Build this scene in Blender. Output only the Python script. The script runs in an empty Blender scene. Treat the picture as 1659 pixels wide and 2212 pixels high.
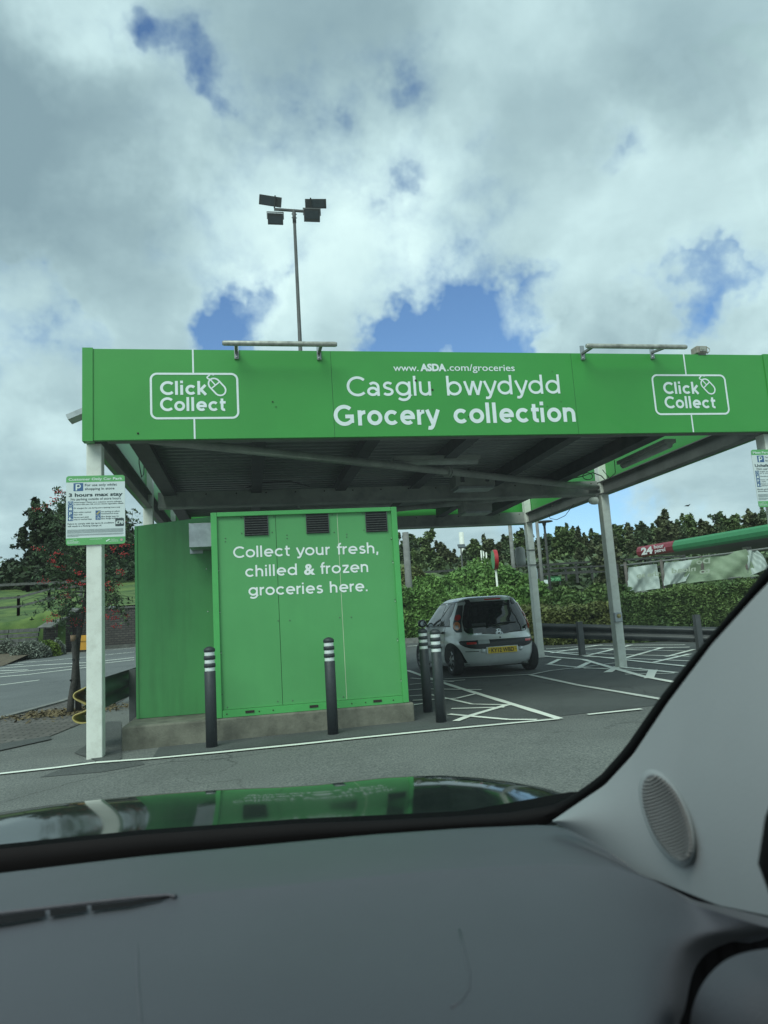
import bpy, bmesh, math, random
import numpy as np
from mathutils import Vector, Matrix
random.seed(7); rng = np.random.default_rng(11)
sc = bpy.context.scene
COL = sc.collection
R_ = math.radians

# ---------------------------------------------------------------- camera
FPX, YAW, PIT, ROL = 1552.31, .1916, .1496, -.0624      # calibrated on a 1659 x 2212 copy of the photo
EYE = np.array([0., 0., 1.1])
FW = np.array([math.sin(YAW)*math.cos(PIT), math.cos(YAW)*math.cos(PIT), math.sin(PIT)])
_r = np.array([math.cos(YAW), -math.sin(YAW), 0]); _u = np.cross(_r, FW)
RT = math.cos(ROL)*_r + math.sin(ROL)*_u
UP = -math.sin(ROL)*_r + math.cos(ROL)*_u
cd = bpy.data.cameras.new('camera'); cam = bpy.data.objects.new('camera', cd); COL.objects.link(cam)
cd.sensor_fit = 'VERTICAL'; cd.sensor_height = 34.6; cd.lens = FPX/2212*34.6
cd.clip_start = .05; cd.clip_end = 3000
cd.dof.use_dof = True; cd.dof.focus_distance = 9.0; cd.dof.aperture_fstop = 7.0
m4 = Matrix(((RT[0], UP[0], -FW[0], 0), (RT[1], UP[1], -FW[1], 0), (RT[2], UP[2], -FW[2], 1.1), (0, 0, 0, 1)))
cam.matrix_world = m4
sc.camera = cam

def ray(x, y): return FW + (x-829.5)/FPX*RT - (y-1106)/FPX*UP
def atY(x, y, Y):
    d = ray(x, y); return EYE + d*Y/d[1]
def atZ(x, y, z):
    d = ray(x, y); return EYE + d*((z-1.1)/d[2])
def atD(x, y, dd): return EYE + ray(x, y)*dd
def H(x, y):                                            # height of the ground
    return .011*x + .016 + .07*math.log1p(math.exp(max(-30, min(30, (y-15)/2.0))))
def G(x, y):
    d = ray(x, y); t = 2.; 
    while t < 150:
        p = EYE + d*t
        if p[2] < H(p[0], p[1]): break
        t += .2
    lo, hi = t-.2, t
    for _ in range(12):
        m = (lo+hi)/2; p = EYE + d*m
        if p[2] < H(p[0], p[1]): hi = m
        else: lo = m
    return EYE + d*hi

# ---------------------------------------------------------------- node helpers
def nd(nt, typ, **kw):
    n = nt.nodes.new(typ)
    for k, v in kw.items():
        if k == 'inp':
            for kk, vv in v.items(): n.inputs[kk].default_value = vv
        else: setattr(n, k, v)
    return n
def mth(nt, op, a, b=None, clamp=False):
    n = nt.nodes.new('ShaderNodeMath'); n.operation = op; n.use_clamp = clamp
    for i, v in enumerate((a, b)):
        if v is None: continue
        if isinstance(v, (int, float)): n.inputs[i].default_value = v
        else: nt.links.new(v, n.inputs[i])
    return n.outputs[0]
def ramp(nt, fac, stops, interp='LINEAR'):
    n = nt.nodes.new('ShaderNodeValToRGB'); n.color_ramp.interpolation = interp
    while len(n.color_ramp.elements) < len(stops): n.color_ramp.elements.new(.5)
    for e, (p, c) in zip(n.color_ramp.elements, stops):
        e.position = p; e.color = (c if len(c) == 4 else (*c, 1)) if not isinstance(c, (int, float)) else (c, c, c, 1)
    nt.links.new(fac, n.inputs[0]); return n.outputs[0]
def mixc(nt, fac, a, b, typ='MIX'):
    n = nt.nodes.new('ShaderNodeMix'); n.data_type = 'RGBA'; n.blend_type = typ
    for i, v in ((0, fac), (6, a), (7, b)):
        if isinstance(v, (int, float)): n.inputs[i].default_value = v
        elif isinstance(v, tuple): n.inputs[i].default_value = (*v, 1) if len(v) == 3 else v
        else: nt.links.new(v, n.inputs[i])
    return n.outputs[2]

# ---------------------------------------------------------------- world: sky with clouds
SUN_EL, SUN_AZ = R_(48), R_(215)     # azimuth clockwise from +Y : behind the camera, to its left
w = bpy.data.worlds.new('World'); sc.world = w; w.use_nodes = True; nt = w.node_tree; nt.nodes.clear()
wout = nd(nt, 'ShaderNodeOutputWorld'); bg = nd(nt, 'ShaderNodeBackground')
sky = nd(nt, 'ShaderNodeTexSky', sky_type='NISHITA', sun_disc=False, sun_elevation=SUN_EL, sun_rotation=SUN_AZ)
SKY_STRENGTH = .15
tc = nd(nt, 'ShaderNodeTexCoord'); dirv = tc.outputs['Generated']
sep = nd(nt, 'ShaderNodeSeparateXYZ'); nt.links.new(dirv, sep.inputs[0])
zc = mth(nt, 'ADD', mth(nt, 'MAXIMUM', sep.outputs[2], 0.0), .22)
comb = nd(nt, 'ShaderNodeCombineXYZ')
nt.links.new(mth(nt, 'DIVIDE', sep.outputs[0], zc), comb.inputs[0]); nt.links.new(mth(nt, 'DIVIDE', sep.outputs[1], zc), comb.inputs[1])
nt.links.new(mth(nt, 'MULTIPLY', sep.outputs[2], 1.2), comb.inputs[2])
def noise(vec, scale, detail=8, rough=.6, dist=0., off=(0, 0, 0)):
    mp = nd(nt, 'ShaderNodeMapping'); mp.inputs['Location'].default_value = off; nt.links.new(vec, mp.inputs[0])
    n = nd(nt, 'ShaderNodeTexNoise', inp={'Scale': scale, 'Detail': detail, 'Roughness': rough, 'Distortion': dist}); nt.links.new(mp.outputs[0], n.inputs['Vector'])
    return n.outputs[0]
# a warped copy of the direction makes every placed cloud edge ragged
wn = nd(nt, 'ShaderNodeTexNoise', inp={'Scale': 4.5, 'Detail': 5, 'Roughness': .62}); nt.links.new(dirv, wn.inputs['Vector'])
wv = nd(nt, 'ShaderNodeVectorMath', operation='SUBTRACT'); nt.links.new(wn.outputs['Color'], wv.inputs[0]); wv.inputs[1].default_value = (.5, .5, .5)
wsc = nd(nt, 'ShaderNodeVectorMath', operation='SCALE', inp={'Scale': .28}); nt.links.new(wv.outputs[0], wsc.inputs[0])
wad = nd(nt, 'ShaderNodeVectorMath', operation='ADD'); nt.links.new(dirv, wad.inputs[0]); nt.links.new(wsc.outputs[0], wad.inputs[1])
wno = nd(nt, 'ShaderNodeVectorMath', operation='NORMALIZE'); nt.links.new(wad.outputs[0], wno.inputs[0])
def blobs(lst):
    tot = None
    for (x, y, r, s) in lst:
        d = ray(x, y); d = d/np.linalg.norm(d); sg = r/FPX
        dt = nd(nt, 'ShaderNodeVectorMath', operation='DOT_PRODUCT'); nt.links.new(wno.outputs[0], dt.inputs[0]); dt.inputs[1].default_value = tuple(d)
        e = mth(nt, 'EXPONENT', mth(nt, 'MULTIPLY', mth(nt, 'SUBTRACT', dt.outputs['Value'], 1.0), 1.0/(sg*sg)))
        e = mth(nt, 'MULTIPLY', e, s)
        tot = e if tot is None else mth(nt, 'ADD', tot, e)
    return tot
strip_holes = blobs([(575, 650, 50, 1.2), (450, 690, 50, 1.2), (520, 735, 55, 1.2), (70, 660, 55, 2.0), (60, 730, 60, 2.0), (120, 800, 60, 1.7), (30, 850, 60, 2.0), (900, 725, 42, 1.1), (960, 705, 42, 1.0), (1050, 680, 45, .9), (1020, 740, 50, 1.1), (830, 750, 42, .8),
               (1110, 715, 48, 1.2), (1180, 650, 50, 1.6), (1270, 622, 40, .6), (1420, 655, 60, 1.3), (1490, 700, 70, 1.9), (1480, 750, 65, 1.7), (1600, 630, 60, 1.1),
               (1400, 1120, 110, 1.1), (1560, 1100, 80, .8), (1250, 1100, 90, .6), (1350, 1010, 50, .4)])
thin_holes = blobs([(345, 85, 40, .8), (355, 140, 30, .7), (440, 165, 35, .7), (560, 170, 60, .5), (760, 170, 60, .8), (850, 140, 60, .6), (895, 70, 40, .6), (1020, 320, 35, .8), (1275, 350, 38, 1.1), (1335, 305, 35, .9), (850, 440, 45, .8), (880, 230, 50, .4), (480, 120, 40, .5), (680, 150, 50, .5)])
cum = blobs([(1290, 700, 62, 1.3), (1220, 750, 55, 1.1), (1390, 740, 50, 1.1), (1340, 760, 60, .8), (1640, 705, 50, 1.3), (1600, 770, 60, 1.2), (60, 1000, 110, 1.0), (120, 910, 60, .7), (20, 1120, 150, .9),
             (1560, 1020, 100, .7), (1450, 1050, 70, .7), (1600, 1090, 50, .6), (640, 730, 50, .7), (270, 690, 90, .8), (750, 680, 70, .6)])
f1 = noise(comb.outputs[0], 1.7, 3, .56, .2, (3.1, 1.7, .3))
f2 = noise(dirv, 6.0, 8, .56, .0, (1.3, 4.2, 2.2))
base = mth(nt, 'ADD', mth(nt, 'MULTIPLY', f1, .70), mth(nt, 'MULTIPLY', f2, 1.75))      # mean 1.22
dens = mth(nt, 'SUBTRACT', base, .41)
dens = mth(nt, 'SUBTRACT', dens, mth(nt, 'MULTIPLY', mth(nt, 'MINIMUM', strip_holes, 1.1), .46))
dens = mth(nt, 'SUBTRACT', dens, mth(nt, 'MULTIPLY', thin_holes, .34))
dens = mth(nt, 'ADD', dens, mth(nt, 'MULTIPLY', cum, .52))
cover = ramp(nt, dens, [(.25, 0.), (.38, .35), (.50, .75), (.62, .94), (.74, 1.)])
brightb = blobs([(250, 150, 110, 1.0), (180, 60, 90, .6), (300, 200, 60, .5), (560, 330, 150, .9), (820, 600, 160, .6), (980, 560, 130, .9), (900, 510, 70, .6), (1180, 60, 90, .9), (1000, 165, 50, .7), (1290, 690, 75, 1.1), (1640, 710, 70, 1.3),
                 (60, 960, 130, .9), (200, 560, 160, .6), (1560, 470, 120, .6), (1420, 380, 110, .6), (620, 480, 130, .7), (1520, 1010, 90, .7), (1380, 470, 120, .6), (1230, 480, 130, .5), (400, 600, 110, .4), (650, 640, 90, .4), (1650, 330, 70, .6)])
darkb = blobs([(20, 300, 140, 1.2), (120, 340, 120, .8), (330, 280, 70, .9), (240, 290, 60, .5), (30, 180, 70, .7), (600, 60, 150, .6), (500, 200, 100, .7), (760, 90, 120, .6), (1480, 180, 150, .7), (80, 570, 90, .5), (60, 770, 80, .6),
               (1400, 560, 150, .5), (1050, 450, 80, .4), (760, 230, 100, .7), (1130, 330, 90, .4), (1250, 600, 100, .5), (150, 870, 60, .5), (1500, 960, 100, .6), (1290, 765, 60, .5), (900, 100, 90, .4), (330, 560, 90, .3), (1100, 600, 80, .3)])
g1 = noise(comb.outputs[0], 2.6, 6, .55, .2, (9.1, 4.7, 2.3))
br = mth(nt, 'ADD', mth(nt, 'MULTIPLY', g1, .42), mth(nt, 'ADD', mth(nt, 'MULTIPLY', f2, .62), -.02))
thick = mth(nt, 'MINIMUM', mth(nt, 'MAXIMUM', mth(nt, 'SUBTRACT', dens, .50), 0.0), .55)
br = mth(nt, 'ADD', br, mth(nt, 'SUBTRACT', .115, mth(nt, 'MULTIPLY', thick, .22)))
br = mth(nt, 'ADD', br, mth(nt, 'MULTIPLY', brightb, .135))
br = mth(nt, 'SUBTRACT', br, mth(nt, 'MULTIPLY', darkb, .18))
CL = 1.07
ccol = ramp(nt, br, [(.26, (.29*CL, .36*CL, .42*CL)), (.40, (.385*CL, .46*CL, .515*CL)), (.53, (.52*CL, .60*CL, .65*CL)), (.68, (.73*CL, .81*CL, .85*CL)), (.86, (.96*CL, 1.02*CL, 1.03*CL))])
skb = nd(nt, 'ShaderNodeVectorMath', operation='SCALE', inp={'Scale': SKY_STRENGTH}); nt.links.new(sky.outputs[0], skb.inputs[0])
skc = mixc(nt, 1.0, skb.outputs[0], (.86, .94, 1.12), 'MULTIPLY')
fin = mixc(nt, cover, skc, ccol)
nt.links.new(fin, bg.inputs[0]); bg.inputs[1].default_value = 1.0; nt.links.new(bg.outputs[0], wout.inputs[0])
w.cycles.sampling_method = 'MANUAL'; w.cycles.sample_map_resolution = 512

# ---------------------------------------------------------------- sun behind thin cloud
sl = bpy.data.lights.new('sun', 'SUN'); sl.energy = 2.5; sl.angle = R_(38); sl.color = (1, .955, .88)
so = bpy.data.objects.new('sun', sl); COL.objects.link(so)
sd = Vector((math.sin(SUN_AZ)*math.cos(SUN_EL), math.cos(SUN_AZ)*math.cos(SUN_EL), math.sin(SUN_EL)))
so.rotation_euler = sd.to_track_quat('Z', 'Y').to_euler()
sc.view_settings.view_transform = 'Standard'; sc.view_settings.look = 'None'; sc.view_settings.exposure = 0.0; sc.view_settings.gamma = 1

# ---------------------------------------------------------------- materials
MATS = {}
def mat(name, col, rough=.6, metal=0., var=.12, vscale=6., bump=0., bscale=80., coat=0., dirt=0., dirtcol=(.06, .055, .045), dscale=2.5, streak=False, island=0., col2=None, spec=.5, sub=0.):
    if name in MATS: return MATS[name]
    m = bpy.data.materials.new(name); m.use_nodes = True; t = m.node_tree; b = t.nodes['Principled BSDF']
    tcn = nd(t, 'ShaderNodeTexCoord'); src = tcn.outputs['Object']
    n = nd(t, 'ShaderNodeTexNoise', inp={'Scale': vscale, 'Detail': 8, 'Roughness': .6}); t.links.new(src, n.inputs['Vector'])
    c2 = col2 or tuple(min(1, c*(1+var)) for c in col)
    c = mixc(t, ramp(t, n.outputs[0], [(.35, 0.), (.65, 1.)]), tuple(x*(1-var) for x in col) if not col2 else col, c2)
    if dirt > 0:
        mp = nd(t, 'ShaderNodeMapping'); mp.inputs['Scale'].default_value = (6, 6, .5) if streak else (1, 1, 1); t.links.new(src, mp.inputs[0])
        dn = nd(t, 'ShaderNodeTexNoise', inp={'Scale': dscale, 'Detail': 9, 'Roughness': .68}); t.links.new(mp.outputs[0], dn.inputs['Vector'])
        f = mth(t, 'MULTIPLY', ramp(t, dn.outputs[0], [(.48, 0.), (.75, 1.)]), dirt)
        c = mixc(t, f, c, dirtcol)
    if island > 0:
        ge = nd(t, 'ShaderNodeNewGeometry')
        v = mth(t, 'ADD', mth(t, 'MULTIPLY', ge.outputs['Random Per Island'], 2*island), 1-island)
        cc = nd(t, 'ShaderNodeCombineColor'); 
        for i in range(3): t.links.new(v, cc.inputs[i])
        c = mixc(t, 1.0, c, cc.outputs[0], 'MULTIPLY')
    t.links.new(c, b.inputs['Base Color'])
    b.inputs['Roughness'].default_value = rough; b.inputs['Metallic'].default_value = metal; b.inputs['Coat Weight'].default_value = coat
    b.inputs['Coat Roughness'].default_value = .06; b.inputs['Specular IOR Level'].default_value = spec
    if bump > 0:
        bn = nd(t, 'ShaderNodeTexNoise', inp={'Scale': bscale, 'Detail': 5, 'Roughness': .6}); t.links.new(src, bn.inputs['Vector'])
        bp = nd(t, 'ShaderNodeBump', inp={'Strength': bump, 'Distance': .01}); t.links.new(bn.outputs[0], bp.inputs['Height']); t.links.new(bp.outputs[0], b.inputs['Normal'])
    MATS[name] = m; return m
def asphalt(name, c_dark, c_light, grain, patch):
    m = bpy.data.materials.new(name); m.use_nodes = True; t = m.node_tree; b = t.nodes['Principled BSDF']
    src = nd(t, 'ShaderNodeTexCoord').outputs['Object']
    a = nd(t, 'ShaderNodeTexNoise', inp={'Scale': grain, 'Detail': 4, 'Roughness': .75}); t.links.new(src, a.inputs[0])
    v = nd(t, 'ShaderNodeTexVoronoi', inp={'Scale': grain*.55}); t.links.new(src, v.inputs['Vector'])
    p = nd(t, 'ShaderNodeTexNoise', inp={'Scale': 1.1, 'Detail': 9, 'Roughness': .6}); t.links.new(src, p.inputs[0])
    c = mixc(t, ramp(t, a.outputs[0], [(.40, 0.), (.60, 1.)]), c_dark, c_light)
    c = mixc(t, mth(t, 'MULTIPLY', ramp(t, p.outputs[0], [(.42, 0.), (.7, 1.)]), patch), c, tuple(x*.45 for x in c_dark))
    lo = nd(t, 'ShaderNodeTexNoise', inp={'Scale': .33, 'Detail': 6, 'Roughness': .55, 'Distortion': .6}); t.links.new(src, lo.inputs[0])
    c = mixc(t, mth(t, 'MULTIPLY', ramp(t, lo.outputs[0], [(.40, 0.), (.66, 1.)]), .30), c, tuple(x*.55 for x in c_dark))
    wv_ = nd(t, 'ShaderNodeTexNoise', inp={'Scale': 1.6, 'Detail': 6}); t.links.new(src, wv_.inputs[0]); ma = nd(t, 'ShaderNodeVectorMath', operation='MULTIPLY_ADD'); t.links.new(wv_.outputs['Color'], ma.inputs[0]); ma.inputs[1].default_value = (.9, .9, .9); t.links.new(src, ma.inputs[2])
    ck = nd(t, 'ShaderNodeTexVoronoi', feature='DISTANCE_TO_EDGE', inp={'Scale': .42}); t.links.new(ma.outputs[0], ck.inputs['Vector'])
    c = mixc(t, mth(t, 'MULTIPLY', ramp(t, ck.outputs['Distance'], [(.0, 1.), (.007, 0.)]), mth(t, 'MULTIPLY', ramp(t, lo.outputs[0], [(.45, 0.), (.55, 1.)]), .8)), c, (.03, .03, .03))
    sp = ramp(t, v.outputs['Distance'], [(.0, 1.), (.16, 0.)])
    c = mixc(t, mth(t, 'MULTIPLY', sp, .15), c, tuple(min(1, x*1.9) for x in c_light))
    t.links.new(c, b.inputs['Base Color']); b.inputs['Roughness'].default_value = .88
    bp = nd(t, 'ShaderNodeBump', inp={'Strength': .55, 'Distance': .012}); t.links.new(a.outputs[0], bp.inputs['Height']); t.links.new(bp.outputs[0], b.inputs['Normal'])
    return m
M_ASPH = asphalt('asphalt_near', (.098, .103, .098), (.245, .25, .23), 62, .28)
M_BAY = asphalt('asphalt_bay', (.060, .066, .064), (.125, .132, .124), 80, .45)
M_ROADA = asphalt('asphalt_road', (.10, .108, .108), (.17, .178, .175), 40, .2)
M_PATCH = asphalt('asphalt_patch', (.058, .062, .060), (.13, .135, .128), 60, .3)
def worn_paint(name, col, wear=.35):
    m = bpy.data.materials.new(name); m.use_nodes = True; t = m.node_tree; b = t.nodes['Principled BSDF']
    src = nd(t, 'ShaderNodeTexCoord').outputs['Object']
    a = nd(t, 'ShaderNodeTexNoise', inp={'Scale': 22, 'Detail': 8, 'Roughness': .75}); t.links.new(src, a.inputs[0])
    p = nd(t, 'ShaderNodeTexNoise', inp={'Scale': 2.2, 'Detail': 4, 'Roughness': .6}); t.links.new(src, p.inputs[0])
    s = mth(t, 'ADD', mth(t, 'MULTIPLY', a.outputs[0], .65), mth(t, 'MULTIPLY', p.outputs[0], .35))
    c = mixc(t, ramp(t, s, [(.50+.1*(1-wear), 0.), (.62+.12*(1-wear), 1.)]), col, (.13, .135, .125))
    t.links.new(c, b.inputs['Base Color']); b.inputs['Roughness'].default_value = .7; return m
M_WHITE = worn_paint('road_white', (.86, .88, .78), .15); M_WORN = worn_paint('road_white_worn', (.60, .62, .56), .6)
def ribbed(name, col, axis, freq, strength=1.0, rough=.5, darkband=.0):
    m = bpy.data.materials.new(name); m.use_nodes = True; t = m.node_tree; b = t.nodes['Principled BSDF']
    src = nd(t, 'ShaderNodeTexCoord').outputs['Object']; b.inputs['Roughness'].default_value = rough
    n = nd(t, 'ShaderNodeTexNoise', inp={'Scale': 1.2, 'Detail': 8, 'Roughness': .6}); t.links.new(src, n.inputs['Vector'])
    t.links.new(mixc(t, n.outputs[0], tuple(x*.6 for x in col), tuple(x*1.3 for x in col)), b.inputs['Base Color']); return m
def brick(name, c1, c2, mortar, sc_, bw=.5, rh=.25, ms=.02, vert=False, bump=.4, swap=None):
    m = bpy.data.materials.new(name); m.use_nodes = True; t = m.node_tree; b = t.nodes['Principled BSDF']
    tc_ = nd(t, 'ShaderNodeTexCoord'); mp = nd(t, 'ShaderNodeMapping'); t.links.new(tc_.outputs['Object'], mp.inputs[0])
    if vert: mp.inputs['Rotation'].default_value = (R_(90), 0, 0)
    if swap: mp.inputs['Rotation'].default_value = swap
    br_ = nd(t, 'ShaderNodeTexBrick', inp={'Color1': (*c1, 1), 'Color2': (*c2, 1), 'Mortar': (*mortar, 1), 'Scale': sc_, 'Brick Width': bw, 'Row Height': rh, 'Mortar Size': ms}); t.links.new(mp.outputs[0], br_.inputs[0])
    n = nd(t, 'ShaderNodeTexNoise', inp={'Scale': 1.3, 'Detail': 9, 'Roughness': .65}); t.links.new(tc_.outputs['Object'], n.inputs[0])
    t.links.new(mixc(t, mth(t, 'MULTIPLY', ramp(t, n.outputs[0], [(.4, 0.), (.7, 1.)]), .6), br_.outputs[0], tuple(x*.5 for x in c1)), b.inputs['Base Color']); b.inputs['Roughness'].default_value = .85
    bp = nd(t, 'ShaderNodeBump', inp={'Strength': bump, 'Distance': .01}); t.links.new(br_.outputs['Fac'], bp.inputs['Height']); bp.invert = True; t.links.new(bp.outputs[0], b.inputs['Normal'])
    return m
GREEN = (.045, .315, .052)
M_FASC = mat('green_fascia', GREEN, .42, var=.05, vscale=1.1, dirt=.10, dirtcol=(.03, .14, .05), dscale=1.5)
M_KIOSK = mat('green_kiosk', (.098, .365, .118), .42, var=.05, vscale=1.4, dirt=.10, dirtcol=(.04, .2, .07), dscale=1.3, streak=True)
M_KTRIM = mat('green_trim', (.085, .42, .11), .4, var=.05, dirt=.1, dirtcol=(.06, .2, .07))
M_CABIN = mat('green_cabin', (.072, .29, .092), .45, var=.10, vscale=1.2, dirt=.55, dirtcol=(.045, .16, .05), dscale=1.1, streak=True)
M_VINYL = mat('white_vinyl', (.80, .86, .86), .45, var=.04)
M_VINYLB = mat('white_vinyl_clean', (.90, .92, .91), .45, var=.04)
M_POST = mat('cream_steel', (.78, .79, .72), .5, var=.05, vscale=3, dirt=.38, dirtcol=(.33, .33, .26), dscale=8, bump=.15, bscale=160)
M_STEEL = mat('grey_steel', (.155, .16, .15), .55, var=.2, vscale=2.2, dirt=.6, dirtcol=(.09, .09, .08), dscale=3)
M_BEAM = mat('grimy_beam', (.36, .37, .345), .55, var=.18, vscale=2, dirt=.55, dirtcol=(.07, .07, .06), dscale=2.4)
M_DARK = mat('dark_purlin', (.055, .06, .06), .6, var=.2)
M_DECK = mat('deck_sheet', (.25, .265, .26), .42, var=.15, vscale=1.2, dirt=.3, dirtcol=(.12, .12, .11))
M_CONC = mat('plinth_concrete', (.165, .16, .125), .9, var=.35, vscale=3.5, bump=.5, bscale=45, dirt=.7, dirtcol=(.06, .058, .045), dscale=5)
M_BOL = mat('bollard_plastic', (.028, .034, .038), .55, var=.15, vscale=20, bump=.08, bscale=200)
M_REFL = mat('reflective_tape', (.78, .82, .80), .35, var=.06, vscale=30, dirt=.25, dirtcol=(.4, .42, .4), dscale=18)
M_ALU = mat('galvanised', (.42, .44, .45), .38, metal=.75, var=.15, vscale=9)
M_LAMPTUBE = mat('weathered_tube', (.42, .42, .37), .45, metal=.3, var=.3, vscale=12, dirt=.75, dirtcol=(.13, .125, .10), dscale=9)
M_LOUV = mat('louvre_metal', (.10, .105, .10), .45, metal=.4, var=.3, vscale=40)
M_BLACK = mat('black', (.012, .013, .014), .55, var=.1)
M_HOLE = mat('rust_hole', (.03, .02, .015), .8, var=.2)
M_RIVET = mat('rivet_metal', (.7, .72, .7), .3, metal=.6)
M_SEAM = mat('seam_dark', (.012, .06, .02), .7); M_SEAML = mat('seam_pale', (.55, .62, .42), .6)
M_RAIL = mat('rail_dark', (.030, .036, .038), .42, var=.2, vscale=5, dirt=.3, dirtcol=(.09, .09, .085))
M_RAILP = mat('rail_post', (.085, .09, .092), .5, var=.2, vscale=5, dirt=.4, dirtcol=(.04, .04, .04))
M_YEL = mat('rail_yellow', (.50, .40, .13), .6, var=.2, dirt=1., dirtcol=(.06, .052, .04), dscale=6)
M_GRIT = mat('grit_bin_yellow', (.62, .30, .03), .5, var=.1)
M_BARK = mat('bark', (.055, .050, .046), .9, var=.35, vscale=25, bump=.6, bscale=40)
M_WOOD = mat('grey_wood', (.105, .105, .10), .9, var=.35, vscale=8, bump=.3, bscale=30)
M_WOODD = mat('dark_wood', (.055, .055, .053), .9, var=.35, vscale=8)
M_POLE = mat('wooden_pole', (.20, .20, .19), .8, var=.2, vscale=4)
M_GALV = mat('dark_mast', (.075, .078, .076), .55, var=.2, vscale=3)
M_GLASSD = mat('lamp_glass', (.085, .10, .11), .18, var=.1)
LEAF = {}
def leafmat(name, c, c2, isl=.45):
    return mat(name, c, .62, var=.1, vscale=.9, island=isl, col2=c2, spec=.25)
L_RIDGE = leafmat('ridge_leaf', (.062, .094, .052), (.120, .165, .075))
L_RIDGE2 = leafmat('ridge_leaf_light', (.075, .115, .045), (.150, .20, .075))
L_RIDGE3 = leafmat('ridge_leaf_brown', (.065, .080, .038), (.125, .140, .065))
L_DARK = leafmat('dark_leaf', (.022, .040, .022), (.055, .080, .036))
L_LAUREL = leafmat('laurel_leaf', (.080, .165, .042), (.165, .285, .070), .38)
L_HEDGE = leafmat('hedge_leaf', (.052, .100, .030), (.125, .185, .055), .38)
L_OLIVE = leafmat('olive_leaf', (.075, .100, .032), (.175, .19, .062), .5)
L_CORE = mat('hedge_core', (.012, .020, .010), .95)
L_LAV = leafmat('lavender_leaf', (.085, .10, .075), (.19, .21, .17), .4)
L_BOX = leafmat('box_leaf', (.055, .105, .02), (.17, .23, .035), .35)
L_ROWAN = leafmat('rowan_leaf', (.040, .075, .035), (.085, .135, .055), .38)
L_BERRY = mat('berry', (.52, .03, .035), .45, var=.3, vscale=20, island=.3)
M_GRASS = mat('grass', (.040, .088, .020), .95, col2=(.125, .185, .045), vscale=1.1, bump=.6, bscale=9)
M_SOIL = mat('verge_soil', (.11, .085, .055), .95, var=.4, vscale=9, bump=.5)

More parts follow.
